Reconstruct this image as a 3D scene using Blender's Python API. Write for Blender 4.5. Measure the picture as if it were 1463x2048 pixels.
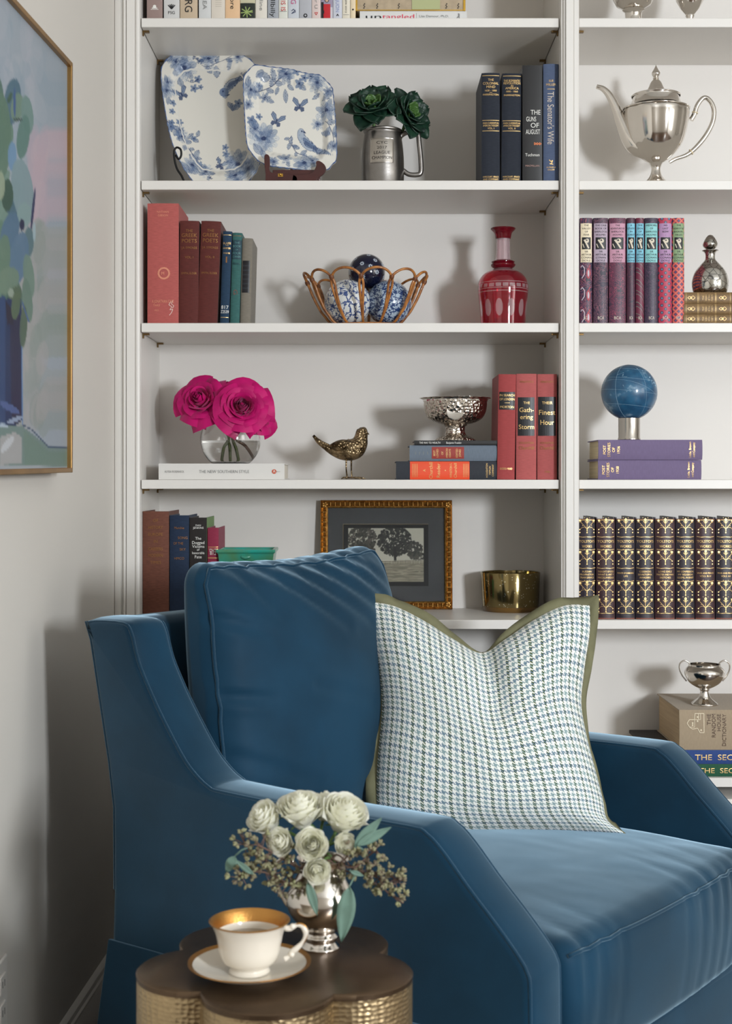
import bpy, math, random
import numpy as np
from mathutils import Vector, Matrix, noise as mnoise
PI = math.pi
random.seed(7)
for o in list(bpy.data.objects): bpy.data.objects.remove(o)
SC = bpy.context.scene
COL = SC.collection

# ---------------------------------------------------------------- camera
F, D0, ZC, CX, HY = 2877.0, 3.05, 1.10, 731.5, 957.0      # focal length in px, distance, eye height, principal column, horizon row
cam_d = bpy.data.cameras.new('camera'); cam = bpy.data.objects.new('camera', cam_d); COL.objects.link(cam)
cam.location = (0, -D0, ZC); cam.rotation_euler = (PI/2, 0, 0)
cam_d.sensor_fit = 'VERTICAL'; cam_d.sensor_height = 36; cam_d.lens = F/2048*36
cam_d.shift_y = -(1024-HY)/2048
cam_d.clip_start = .05
cam_d.dof.use_dof = True; cam_d.dof.focus_distance = 2.85; cam_d.dof.aperture_fstop = 8
SC.camera = cam

# ---------------------------------------------------------------- world, lights, exposure
SC.view_settings.view_transform = 'Standard'; SC.view_settings.look = 'None'
SC.view_settings.gamma = 1; SC.view_settings.use_curve_mapping = False
SC.view_settings.exposure = 0.72
W = bpy.data.worlds.new('world'); SC.world = W; W.use_nodes = True
W.node_tree.nodes['Background'].inputs[0].default_value = (.80, .88, 1, 1)
W.node_tree.nodes['Background'].inputs[1].default_value = .5
def area(name, loc, rot, sx, sy, power, col):
    l = bpy.data.lights.new(name, 'AREA'); l.shape = 'RECTANGLE'; l.size = sx; l.size_y = sy; l.energy = power; l.color = col
    o = bpy.data.objects.new(name, l); COL.objects.link(o); o.location = loc; o.rotation_euler = rot; return o
# daylight through the window in the wall behind the camera, and through the one in the right-hand wall
area('window_daylight', (2.33, -4.36, 1.50), (PI/2, 0, .15), .48, .62, 88, (.88, .94, 1))
area('window_daylight', (3.36, -2.6, 1.62), (PI/2, 0, PI/2), 1.1, 1.2, 13, (1, .95, .88))

def wx(px, y): return (px-CX)*(y+D0)/F
def wz(py, y): return ZC-(py-HY)*(y+D0)/F
def q_(y): return (y+D0)/F
def plane_hit(px, py, t0, z0, slope):
    """point of a plane that leans back: depth t0 at height z0, slope metres back per metre up"""
    a = (px-CX)/F; b = (py-HY)/F
    t = (t0+slope*(ZC-z0))/(1+slope*b)
    return Vector((a*t, t-D0, ZC-b*t))

# ---------------------------------------------------------------- materials
def lin(c): return tuple(((x/255)/12.92 if x/255 <= .04045 else ((x/255+.055)/1.055)**2.4) for x in c)
MATS = {}
def pm(name, rgb, rough=.5, metal=0, var=0, vscale=30, bump=0, bscale=300, sheen=0, stint=(1,1,1), srough=.4, coat=0,
       stretch=(1,1,1), trans=0, ior=1.45, attr=False, spec=.5, rgb2=None, bdist=.001, vor=False, aniso=0):
    if name in MATS: return MATS[name]
    m = bpy.data.materials.new(name); MATS[name] = m; m.use_nodes = True
    nt = m.node_tree; N = nt.nodes; L = nt.links; b = N['Principled BSDF']
    c = lin(rgb); b.inputs['Base Color'].default_value = (*c, 1)
    b.inputs['Roughness'].default_value = rough; b.inputs['Metallic'].default_value = metal
    b.inputs['IOR'].default_value = ior; b.inputs['Transmission Weight'].default_value = trans
    b.inputs['Specular IOR Level'].default_value = spec
    b.inputs['Coat Weight'].default_value = coat; b.inputs['Coat Roughness'].default_value = .08
    if sheen:
        b.inputs['Sheen Weight'].default_value = sheen; b.inputs['Sheen Tint'].default_value = (*stint, 1); b.inputs['Sheen Roughness'].default_value = srough
    m.diffuse_color = (*c, 1)
    if var or bump:
        tc = N.new('ShaderNodeTexCoord'); mp = N.new('ShaderNodeMapping'); mp.inputs['Scale'].default_value = stretch
        L.new(tc.outputs['Object'], mp.inputs['Vector'])
    if attr:
        at = N.new('ShaderNodeAttribute'); at.attribute_name = 'Col'; L.new(at.outputs['Color'], b.inputs['Base Color'])
    elif var or rgb2:
        n = N.new('ShaderNodeTexNoise'); n.inputs['Scale'].default_value = vscale; n.inputs['Detail'].default_value = 5
        L.new(mp.outputs[0], n.inputs['Vector'])
        r = N.new('ShaderNodeValToRGB'); L.new(n.outputs['Fac'], r.inputs[0])
        c2 = lin(rgb2) if rgb2 else tuple(x*(1-var) for x in c)
        c1 = c if rgb2 else tuple(min(1, x*(1+var*.6)) for x in c)
        r.color_ramp.elements[0].position = .35; r.color_ramp.elements[0].color = (*c2, 1)
        r.color_ramp.elements[1].position = .65; r.color_ramp.elements[1].color = (*c1, 1)
        L.new(r.outputs[0], b.inputs['Base Color'])
    if bump:
        if vor:
            n2 = N.new('ShaderNodeTexVoronoi'); src = n2.outputs['Distance']
        else:
            n2 = N.new('ShaderNodeTexNoise'); n2.inputs['Detail'].default_value = 3; src = n2.outputs['Fac']
        n2.inputs['Scale'].default_value = bscale
        L.new(mp.outputs[0], n2.inputs['Vector'])
        bp = N.new('ShaderNodeBump'); bp.inputs['Strength'].default_value = bump; bp.inputs['Distance'].default_value = bdist
        L.new(src, bp.inputs['Height']); L.new(bp.outputs[0], b.inputs['Normal'])
    return m
def nodes(m): nt = m.node_tree; return nt.nodes, nt.links, nt.nodes['Principled BSDF']

WHITE = pm('white_paint', (225, 221, 215), .38, spec=.45)
BACKW = pm('bookcase_back_paint', (220, 215, 209), .5)
WALL = pm('wall_paint', (209, 204, 196), .75, bump=.12, bscale=500)
FLOORM = pm('oak_floor', (74, 54, 40), .4, var=.35, vscale=6, stretch=(1, 12, 1))
CEIL = pm('ceiling_paint', (235, 234, 230), .8)
CREAM = pm('paper_pages', (214, 196, 160), .85, var=.12, vscale=260, stretch=(1, .02, 1), bump=.2, bscale=500)
PAPW = pm('white_pages', (222, 214, 200), .85, var=.08, vscale=300)
GOLD = pm('gilt_lettering', (226, 190, 128), .38, metal=.75)
DGOLD = pm('dull_gilt_lettering', (150, 105, 60), .5, metal=.5)
INKW = pm('white_ink', (232, 230, 224), .6)
INKK = pm('black_ink', (22, 22, 24), .6)
INKG = pm('grey_ink', (130, 130, 128), .6)
BLACKG = pm('black_label', (20, 20, 24), .4)
SILVER = pm('polished_silver', (222, 216, 208), .13, metal=1, bump=.06, bscale=60, bdist=.0006)
BRASS = pm('brass_pin', (120, 96, 62), .4, metal=.9)
GLASS = pm('clear_glass', (255, 255, 255), .01, trans=1, ior=1.46)

# ---------------------------------------------------------------- mesh building
class MB:
    def __init__(s): s.v = []; s.f = []; s.m = []; s.c = None
    def add(s, vs, fs, mat=0):
        n = len(s.v); s.v.extend([tuple(p) for p in vs]); s.f.extend([tuple(i+n for i in f) for f in fs])
        s.m.extend([mat]*len(fs) if isinstance(mat, int) else mat)
    def box(s, x0, x1, y0, y1, z0, z1, mat=0):
        s.add([(x0,y0,z0),(x1,y0,z0),(x1,y1,z0),(x0,y1,z0),(x0,y0,z1),(x1,y0,z1),(x1,y1,z1),(x0,y1,z1)],
              [(0,3,2,1),(4,5,6,7),(0,1,5,4),(1,2,6,5),(2,3,7,6),(3,0,4,7)], mat)
    def tube(s, pts, r, n=8, mat=0, closed=False, flat=1.0):
        P = [Vector(p) for p in pts]; k = len(P)
        R = [r]*k if isinstance(r, (int, float)) else list(r)
        T = []
        for i in range(k):
            a = P[(i-1) % k] if (i or closed) else P[i]; b = P[(i+1) % k] if (i < k-1 or closed) else P[i]
            T.append((b-a).normalized())
        up = Vector((0, 0, 1)) if abs(T[0].z) < .9 else Vector((0, 1, 0))
        nrm = (up-T[0]*up.dot(T[0])).normalized(); vs = []; fs = []
        for i in range(k):
            nrm = (nrm-T[i]*nrm.dot(T[i])).normalized(); bi = T[i].cross(nrm)
            for j in range(n):
                a = 2*PI*j/n; vs.append(P[i]+(nrm*math.cos(a)*flat+bi*math.sin(a))*R[i])
        for i in range(k if closed else k-1):
            for j in range(n):
                a = i*n+j; b = i*n+(j+1) % n; i2 = (i+1) % k; fs.append((a, b, i2*n+(j+1) % n, i2*n+j))
        if not closed: fs.append(tuple(range(n-1, -1, -1))); fs.append(tuple((k-1)*n+j for j in range(n)))
        s.add(vs, fs, mat)
    def lathe(s, prof, n=48, fl=None, mat=0, sx=1, sy=1, matf=None, c=(0, 0, 0)):
        vs = []; fs = []; ms = []
        for i, (r, z) in enumerate(prof):
            for j in range(n):
                a = 2*PI*j/n; rr = max(r, 1e-5)*(fl(a, i, z) if fl else 1)
                vs.append((c[0]+rr*math.cos(a)*sx, c[1]+rr*math.sin(a)*sy, c[2]+z))
        for i in range(len(prof)-1):
            for j in range(n):
                fs.append((i*n+j, i*n+(j+1) % n, (i+1)*n+(j+1) % n, (i+1)*n+j)); ms.append(matf(2*PI*(j+.5)/n, (prof[i][1]+prof[i+1][1])/2, i) if matf else mat)
        s.add(vs, fs, ms)
    def grid(s, fn, nu, nv, mat=0, wrap=False):
        vs = [fn(i/nu, j/nv) for i in range(nu+1) for j in range(nv+1)]
        fs = [(i*(nv+1)+j, (i+1)*(nv+1)+j, (i+1)*(nv+1)+j+1, i*(nv+1)+j+1) for i in range(nu) for j in range(nv)]
        s.add(vs, fs, mat)
    def sphere(s, c, r, n=20, mat=0, sc=(1, 1, 1)):
        pr = [(math.sin(PI*i/n), -math.cos(PI*i/n)) for i in range(n+1)]; vs = []; fs = []
        for (rr, z) in pr:
            for j in range(n*2):
                a = PI*j/n; vs.append((c[0]+r*sc[0]*rr*math.cos(a), c[1]+r*sc[1]*rr*math.sin(a), c[2]+r*sc[2]*z))
        m = n*2
        for i in range(n):
            for j in range(m): fs.append((i*m+j, i*m+(j+1) % m, (i+1)*m+(j+1) % m, (i+1)*m+j))
        s.add(vs, fs, mat)
    def prism(s, poly, fn, a, b, mat=0):
        """extrude polygon poly (2d points) between a and b; fn(p, q, w) gives the 3d point"""
        n = len(poly); vs = [fn(p[0], p[1], a) for p in poly]+[fn(p[0], p[1], b) for p in poly]
        fs = [tuple(range(n-1, -1, -1)), tuple(range(n, 2*n))]+[(i, (i+1) % n, n+(i+1) % n, n+i) for i in range(n)]
        s.add(vs, fs, mat)
    def build(s, name, mats, parent=None, loc=None, rot=None, smooth=35, bevel=0, sub=0, bseg=2, weld=False, solid=0):
        me = bpy.data.meshes.new(name); me.from_pydata(s.v, [], s.f); me.update()
        mats = mats if isinstance(mats, (list, tuple)) else [mats]
        for m in mats: me.materials.append(m)
        if len(mats) > 1: me.polygons.foreach_set('material_index', s.m)
        if weld:
            import bmesh
            bm = bmesh.new(); bm.from_mesh(me); bmesh.ops.remove_doubles(bm, verts=bm.verts, dist=1e-6)
            bmesh.ops.recalc_face_normals(bm, faces=bm.faces); bm.to_mesh(me); bm.free()
        if s.c is not None and not weld:
            at = me.color_attributes.new('Col', 'FLOAT_COLOR', 'POINT'); at.data.foreach_set('color', np.asarray(s.c, dtype=np.float32).ravel())
        if smooth:
            me.shade_smooth()
            if smooth < 180: me.set_sharp_from_angle(angle=math.radians(smooth))
        o = bpy.data.objects.new(name, me); COL.objects.link(o)
        if parent is not None: o.parent = parent
        if loc is not None: o.location = loc
        if rot is not None: o.rotation_euler = rot
        if solid: md = o.modifiers.new('solid', 'SOLIDIFY'); md.thickness = solid; md.offset = 0
        if bevel: md = o.modifiers.new('bevel', 'BEVEL'); md.width = bevel; md.segments = bseg; md.limit_method = 'ANGLE'; md.angle_limit = math.radians(40)
        if sub: md = o.modifiers.new('sub', 'SUBSURF'); md.levels = sub; md.render_levels = sub
        return o
def empty(name, loc, label, cat, group=None, rot=(0, 0, 0)):
    o = bpy.data.objects.new(name, None); COL.objects.link(o); o.location = loc; o.rotation_euler = rot; o.empty_display_size = .05
    o['label'] = label; o['category'] = cat
    if group: o['group'] = group
    return o
def tag(o, label, cat, group=None):
    o['label'] = label; o['category'] = cat
    if group: o['group'] = group
    return o
def struct(o): o['kind'] = 'structure'; return o
def spl(pts, n=8, closed=False):
    """Catmull-Rom through points of any dimension"""
    P = [np.array(p, float) for p in pts]; out = []; k = len(P)
    rng = range(k if closed else k-1)
    for i in rng:
        p0 = P[(i-1) % k] if (i > 0 or closed) else P[0]*2-P[1]; p1 = P[i]; p2 = P[(i+1) % k]
        p3 = P[(i+2) % k] if (i+2 < k or closed) else P[-1]*2-P[-2]
        for j in range(n):
            t = j/n; out.append(tuple(.5*((2*p1)+(p2-p0)*t+(2*p0-5*p1+4*p2-p3)*t*t+(3*p1-p0-3*p2+p3)*t**3)))
    if not closed: out.append(tuple(P[-1]))
    return out

TX = {}
def text2d(s):
    if s in TX: return TX[s]
    cu = bpy.data.curves.new('t', 'FONT'); cu.body = s; cu.resolution_u = 3; cu.align_x = 'CENTER'
    ob = bpy.data.objects.new('t', cu); COL.objects.link(ob); bpy.context.view_layer.update()
    me = bpy.data.meshes.new_from_object(ob.evaluated_get(bpy.context.evaluated_depsgraph_get()))
    v = np.array([tuple(p.co)[:2] for p in me.vertices]) if len(me.vertices) else np.zeros((1, 2))
    f = [tuple(p.vertices) for p in me.polygons]
    bpy.data.objects.remove(ob); bpy.data.curves.remove(cu); bpy.data.meshes.remove(me)
    v = v-np.array([(v[:, 0].max()+v[:, 0].min())/2, 0]); v = v/.7        # cap height about 1
    TX[s] = (v, f); return TX[s]

# ---------------------------------------------------------------- painter for patterned surfaces
class Canvas:
    def __init__(s, w, h, bg): s.a = np.ones((h, w, 3))*np.array(bg, float)/255; s.w = w; s.h = h; s.gain = 1.0
    def _b(s, x0, x1, y0, y1):
        x0 = max(0, int(x0)-1); y0 = max(0, int(y0)-1); x1 = min(s.w, int(x1)+2); y1 = min(s.h, int(y1)+2)
        if x1 <= x0 or y1 <= y0: return None
        yy, xx = np.mgrid[y0:y1, x0:x1]; return x0, x1, y0, y1, xx.astype(float), yy.astype(float)
    def _mix(s, b, m, col, al):
        x0, x1, y0, y1 = b[:4]; m = (m*al)[..., None]; s.a[y0:y1, x0:x1] = s.a[y0:y1, x0:x1]*(1-m)+np.array(col, float)/255*m
    def ell(s, cx, cy, rx, ry, ang=0, col=(0, 0, 0), al=1, ring=0):
        R = max(rx, ry)+2; b = s._b(cx-R, cx+R, cy-R, cy+R)
        if b is None: return
        c, sn = math.cos(ang), math.sin(ang); dx = b[4]-cx; dy = b[5]-cy
        d = np.sqrt(((dx*c+dy*sn)/rx)**2+((-dx*sn+dy*c)/ry)**2); w = 1/min(rx, ry)
        m = np.clip((1-d)/w+.5, 0, 1)
        if ring: m = m*np.clip((d-1)/w+ring+.5, 0, 1)
        s._mix(b, m, col, al)
    def poly(s, pts, col, al=1):
        P = np.array(pts, float); b = s._b(P[:, 0].min(), P[:, 0].max(), P[:, 1].min(), P[:, 1].max())
        if b is None: return
        xx, yy = b[4], b[5]; ins = np.zeros(xx.shape, bool)
        for i in range(len(P)):
            x1, y1 = P[i]; x2, y2 = P[i-1]
            if y1 == y2: continue
            ins ^= ((y1 > yy) != (y2 > yy)) & (xx < (x2-x1)*(yy-y1)/(y2-y1)+x1)
        s._mix(b, ins.astype(float), col, al)
    def line(s, pts, w, col, al=1):
        for (x1, y1), (x2, y2) in zip(pts[:-1], pts[1:]):
            b = s._b(min(x1, x2)-w, max(x1, x2)+w, min(y1, y2)-w, max(y1, y2)+w)
            if b is None: continue
            dx, dy = x2-x1, y2-y1; L = dx*dx+dy*dy+1e-9
            t = np.clip(((b[4]-x1)*dx+(b[5]-y1)*dy)/L, 0, 1); d = np.hypot(b[4]-x1-t*dx, b[5]-y1-t*dy)
            s._mix(b, np.clip(w/2-d+.5, 0, 1), col, al)
    def sample(s, X, Y):
        X = np.clip(np.asarray(X), 0, s.w-1.001); Y = np.clip(np.asarray(Y), 0, s.h-1.001)
        x0 = X.astype(int); y0 = Y.astype(int); fx = (X-x0)[..., None]; fy = (Y-y0)[..., None]
        x1 = np.minimum(x0+1, s.w-1); y1 = np.minimum(y0+1, s.h-1); a = s.a
        c = (a[y0, x0]*(1-fx)+a[y0, x1]*fx)*(1-fy)+(a[y1, x0]*(1-fx)+a[y1, x1]*fx)*fy
        c = np.where((c := c*s.gain) <= .04045, c/12.92, ((c+.055)/1.055)**2.4)
        return np.concatenate([c, np.ones(c.shape[:-1]+(1,))], -1)
# ================================================================ THE ROOM
def left_x(y): return -.5316+.0412*y           # the left wall is not quite square to the bookcase
YR, XR, HC = -4.42, 3.4, 2.62
mb = MB(); mb.box(-1.2, XR+.1, YR-.1, .45, -.06, 0); struct(mb.build('floor', FLOORM))
mb = MB(); mb.box(-1.2, XR+.1, YR-.1, .45, HC, HC+.06); struct(mb.build('ceiling', CEIL))
mb = MB(); ya, yb = YR-.1, .45
mb.add([(left_x(ya)-.1, ya, 0), (left_x(ya), ya, 0), (left_x(yb), yb, 0), (left_x(yb)-.1, yb, 0), (left_x(ya)-.1, ya, HC), (left_x(ya), ya, HC), (left_x(yb), yb, HC), (left_x(yb)-.1, yb, HC)],
       [(0,3,2,1),(4,5,6,7),(0,1,5,4),(1,2,6,5),(2,3,7,6),(3,0,4,7)]); struct(mb.build('wall_left', WALL, smooth=0))
mb = MB(); mb.box(-.6, XR, .30, .40, 0, HC); struct(mb.build('wall_back', WALL, smooth=0))
mb = MB()
for (a, b, c, d) in ((YR, .35, 0, .88), (YR, .35, 2.22, HC), (YR, -3.17, .88, 2.22), (-2.03, .35, .88, 2.22)): mb.box(XR, XR+.1, a, b, c, d)
struct(mb.build('wall_right', WALL, smooth=0))
mb = MB()
for (a, b, c, d) in ((-1.1, XR, 0, .77), (-1.1, XR, 2.07, HC), (-1.1, 1.95, .77, 2.07), (2.72, XR, .77, 2.07)): mb.box(a, b, YR-.1, YR, c, d)
struct(mb.build('wall_rear', WALL, smooth=0))
def window(name, horiz, a, b, z0, z1, p):
    r = bpy.data.objects.new(name, None); COL.objects.link(r); struct(r)
    m = MB()
    def bx(u0, u1, w0, w1, d0=-.04, d1=.02):
        if horiz: m.box(u0, u1, p+d0-.02, p+d1-.02, w0, w1)
        else: m.box(p-d1+.02, p-d0+.02, u0, u1, w0, w1)
    bx(a, a+.05, z0, z1); bx(b-.05, b, z0, z1); bx(a, b, z0, z0+.05); bx(a, b, z1-.05, z1); bx((a+b)/2-.015, (a+b)/2+.015, z0, z1, -.03, -.005); bx(a, b, (z0+z1)/2-.015, (z0+z1)/2+.015, -.03, -.005)
    m.build('window_frame', WHITE, r, bevel=.003)
    g = MB()
    if horiz: g.box(a+.05, b-.05, p-.056, p-.052, z0+.05, z1-.05)
    else: g.box(p+.052, p+.056, a+.05, b-.05, z0+.05, z1-.05)
    g.build('window_pane', GLASS, r)
window('window_1', True, 1.95, 2.72, .77, 2.07, YR)
window('window_2', False, -3.17, -2.03, .88, 2.22, XR)
# baseboard along the left wall: flat board with a stepped moulding on top
def board_profile():
    return [(0, 0), (.016, 0), (.016, .085), (.013, .092), (.013, .100), (.010, .104), (.009, .113), (.004, .118), (0, .120)]
mb = MB(); pf = board_profile()
mb.prism(pf, lambda p, q, w: (left_x(w)+p, w, q), YR, -.035); struct(mb.build('baseboard_left', WHITE, smooth=30))

# ================================================================ BUILT-IN BOOKCASE
PXL, PXR, PXR2 = 281, 1119, 1156
XL, XRi, X2L, X2R = wx(PXL, 0), wx(PXR, 0), wx(PXR2, 0), wx(PXR2, 0)+.90
SH = {1: wz(36, 0), 2: wz(361, 0), 3: wz(646, 0), 4: wz(959.5, 0), 5: wz(1240, 0), 6: wz(1556, 0), 7: .42}
DS = .28
bc = empty('built_in_bookcase', (0, 0, 0), 'white painted built-in bookcase with adjustable shelves covering the far wall', 'bookcase')
TOPZ = 2.42
def bx(name, x0, x1, y0, y1, z0, z1, mat=WHITE, bevel=.0015, parent=bc):
    m = MB(); m.box(x0, x1, y0, y1, z0, z1); return m.build(name, mat, parent, bevel=bevel)
bx('back_panel', XL-.02, X2R+.02, DS, DS+.012, 0, TOPZ, BACKW)
bx('side_panel', XL-.0195, XL, .004, DS, 0, TOPZ)
bx('divider_panel', XRi, X2L, .004, DS, 0, TOPZ)
bx('side_panel', X2R, X2R+.02, .004, DS, 0, TOPZ)
bx('top_panel', XL, X2R, .0, DS, TOPZ-.03, TOPZ)
# casings: fluted mouldings in front of the panels
def casing(name, pts):
    """pts: (x px, y offset) polyline across the moulding, extruded to full height"""
    m = MB(); P = [(wx(p, 0), y) for p, y in pts]; P = [(P[0][0], .004)]+P+[(P[-1][0], .004)]
    m.prism(P, lambda a, b, w: (a, b, w), 0, TOPZ); return m.build(name, WHITE, bc, smooth=25)
casing('face_moulding', [(229.5, -.003), (231, -.008), (237, -.011), (243, -.012), (244, -.003), (246, -.003), (247, -.007), (249, -.0105), (252, -.0105), (254, -.007), (255, -.012), (270, -.012), (271.5, -.009), (273, -.012), (275, -.013), (277, -.010), (280.5, -.008)])
casing('face_moulding', [(1119, -.008), (1120.5, -.012), (1122, -.012), (1123.2, -.004), (1124.4, -.004), (1125.5, -.010), (1127.5, -.0115), (1129, -.006), (1130.2, -.012), (1144, -.012), (1145, -.0105), (1146, -.012), (1154, -.012), (1156, -.009)])
casing('face_moulding', [(PXR2+.9/.00106, -.008), (PXR2+.9/.00106+36, -.008)])
for i, z in SH.items():
    for (a, b) in ((XL+.0015, XRi-.0015), (X2L+.0015, X2R-.0015)):
        if i == 6 and a < 0: continue
        sh = bx('shelf', a, b, 0, DS-.001, z-.0195, z, WHITE, .0012)
        for (px, py) in ((a, .022), (a, .235), (b, .022), (b, .235)):
            m = MB(); sg = 1 if px == a else -1; x0, x1 = sorted((px-sg*.001, px+sg*.013))
            m.box(x0, x1, py, py+.008, z-.0235, z-.0197); m.box(x0, x0+.003 if sg > 0 else x1, py+.001, py+.007, z-.030, z-.0235) if sg > 0 else m.box(x1-.003, x1, py+.001, py+.007, z-.030, z-.0235)
            m.build('shelf_pin', BRASS, bc)

# wall outlet low on the left wall, almost out of the frame
oy = -.835; ol = empty('wall_outlet', (left_x(oy), oy, .30), 'white electrical outlet plate low on the left wall', 'outlet')
m = MB(); m.box(.0, .006, -.036, .036, -.058, .058); pl = m.build('cover_plate', WHITE, ol, bevel=.003)
for dz in (-.022, .022):
    m = MB(); m.box(.0055, .0085, -.017, .017, dz-.014, dz+.014); so = m.build('socket', WHITE, ol, bevel=.004)
    for dy in (-.006, .006):
        m = MB(); m.box(.0083, .0088, dy-.001, dy+.001, dz-.005, dz+.005); m.build('slot', INKK, so)

# ================================================================ BOOKS
class Book:
    def __init__(s, Wd, H, Dp, cover, label, loc, rot, p0, p1, q, curve=.0035, pages=CREAM, group=None, board=.0022, name='book', sq=.004, sidemat=None, flat=False):
        s.W, s.H, s.Dp, s.q, s.p0, s.p1 = Wd, H, Dp, q, p0, p1; s.cv = curve; s.flat = flat
        s.root = empty(name, loc, label, 'book', group, rot); s.G = {}
        # cover: two boards and a rounded spine, one folded sheet
        n = 10; xs = [-Wd/2+Wd*i/n for i in range(n+1)]
        out = [(Wd/2, Dp)]+[(x, s.yc(x)) for x in reversed(xs)]+[(-Wd/2, Dp)]
        b = board; inn = [(-Wd/2+b, Dp)]+[(x*(1-2*b/Wd), s.yc(x)+b*1.2) for x in xs]+[(Wd/2-b, Dp)]
        m = MB(); k = len(out); vs = [(x, y, 0) for x, y in out]+[(x, y, 0) for x, y in inn]
        vs += [(x, y, H) for x, y, _ in vs]; K = 2*k; fs = []
        for i in range(K): fs.append((i, (i+1) % K, K+(i+1) % K, K+i))
        for i in range(k-1):
            fs.append((i, K-1-i, K-2-i, i+1)); fs.append((K+i, K+i+1, 2*K-2-i, 2*K-1-i))
        m.add(vs, fs); mats = [cover]
        if sidemat is not None:
            mats.append(sidemat)
            m.m[k-2] = 0
            for i in range(K):
                if i == 0 or i == k-2: m.m[i] = 1
        m.build('cover', mats, s.root, smooth=28, bevel=0)
        m = MB(); m.box(-Wd/2+b, Wd/2-b, s.yc(0)+b*1.6+.002, Dp-sq, sq*.8, H-sq); m.build('pages', pages, s.root)
    def yc(s, x):
        u = min(1, abs(2*x/s.W)); return -s.cv*(1-u**2.6)+s.cv
    def g(s, part, mat):
        k = (part, mat.name)
        if k not in s.G: s.G[k] = (MB(), mat)
        return s.G[k][0]
    def z(s, p): return s.H*(1-(p-s.p0)/(s.p1-s.p0))
    def rect(s, pa, pb, mat, x0=-1, x1=1, part='label', eps=.0004):
        """label from pa to pb along the spine, x0..x1 in half widths"""
        m = s.g(part, mat); za, zb = s.z(pb), s.z(pa); n = 8
        xs = [(x0+(x1-x0)*i/n)*s.W/2*.985 for i in range(n+1)]
        vs = [(x, s.yc(x)-eps, za) for x in xs]+[(x, s.yc(x)-eps, zb) for x in xs]
        m.add(vs, [(i, i+1, n+2+i, n+1+i) for i in range(n)])
    def fit(s, v, f, cx, cz, rot, part, mat, eps):
        m = s.g(part, mat)
        if rot: X = cx+v[:, 1]; Z = cz-v[:, 0]
        else: X = cx+v[:, 0]; Z = cz+v[:, 1]
        m.add([(x, s.yc(x)-eps, z) for x, z in zip(X, Z)], f)
    def t(s, txt, p, h, mat=GOLD, w=.86, x=0, part='title', eps=.0008, wide=1.0):
        """line of text across the spine, centred at p, cap height h px"""
        v, f = text2d(txt); v = v-np.array([0, .5]); sc = h*s.q; wd = (v[:, 0].max()-v[:, 0].min())*sc*wide
        kx = wide*min(1, w*s.W/wd); s.fit(v*np.array([sc*kx, sc]), f, x*s.W/2, s.z(p), False, part, mat, eps)
    def r(s, txt, pa, pb, h, mat=GOLD, x=0, part='title', eps=.0008):
        """text running along the spine from pa to pb, h cap height px"""
        v, f = text2d(txt); v = v-np.array([0, .5]); wd = v[:, 0].max()-v[:, 0].min()
        s.fit(v*np.array([(abs(pb-pa))*s.q/wd, h*s.q]), f, x*s.W/2, s.z((pa+pb)/2), True, part, mat, eps)
    def ribbon(s, pts, w, mat, part='gilding', eps=.0007):
        """flat line through (x px from the centre, p) points"""
        m = s.g(part, mat); q = s.q; P = [np.array((a*q, s.z(p))) for a, p in pts]
        for a, b in zip(P[:-1], P[1:]):
            d = b-a; L = np.hypot(*d)+1e-9; n = np.array((-d[1], d[0]))/L*w*q/2
            c = [a+n, a-n, b-n, b+n]; m.add([(x, s.yc(x)-eps, z) for x, z in c], [(0, 1, 2, 3)])
    def disc(s, x, p, r, mat, part='gilding', eps=.00075, ry=None, n=10):
        m = s.g(part, mat); q = s.q; ry = ry or r
        m.add([((x+r*math.cos(2*PI*i/n))*q, s.yc(x*q)-eps, s.z(p)+ry*q*math.sin(2*PI*i/n)) for i in range(n)], [tuple(range(n))])
    def done(s):
        for (part, _), (m, mat) in s.G.items():
            if m.v: m.build(part, mat, s.root, smooth=0)
        return s
def cloth(name, rgb, var=.16, rough=.72, sheen=.15, stretch=(1, 1, 6)):
    g = .3*rgb[0]+.59*rgb[1]+.11*rgb[2]; rgb = tuple((c*.86+g*.14)*.93 for c in rgb)
    return pm(name, rgb, rough, var=var, vscale=90, bump=.25, bscale=900, sheen=sheen, stretch=stretch, spec=.35)
def standing(xl, xr, top, shelf, yf, Dp, cover, label, tilt=0, **kw):
    q = q_(yf); zs = SH[shelf]; H = wz(top, yf)-zs; Wd = (xr-xl)*q; p1 = HY-(zs-ZC)/q
    a = math.radians(tilt)
    return Book(Wd-.0006, H, Dp, cover, label, (wx((xl+xr)/2, yf), yf, zs+.0004+abs(math.sin(a))*Wd/2), (0, a, 0), top, p1, q, **kw)
def lying(xl, xr, hpx, zb, yf, Dp, cover, label, yaw=0, **kw):
    q = q_(yf); H = (xr-xl)*q; Wd = hpx*q
    b = Book(Wd, H, Dp, cover, label, (wx(xr, yf), yf, zb+Wd/2+.0004), (0, -PI/2, math.radians(yaw)), xl, xr, q, **kw)
    b.top = zb+Wd+.0006; return b

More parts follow.
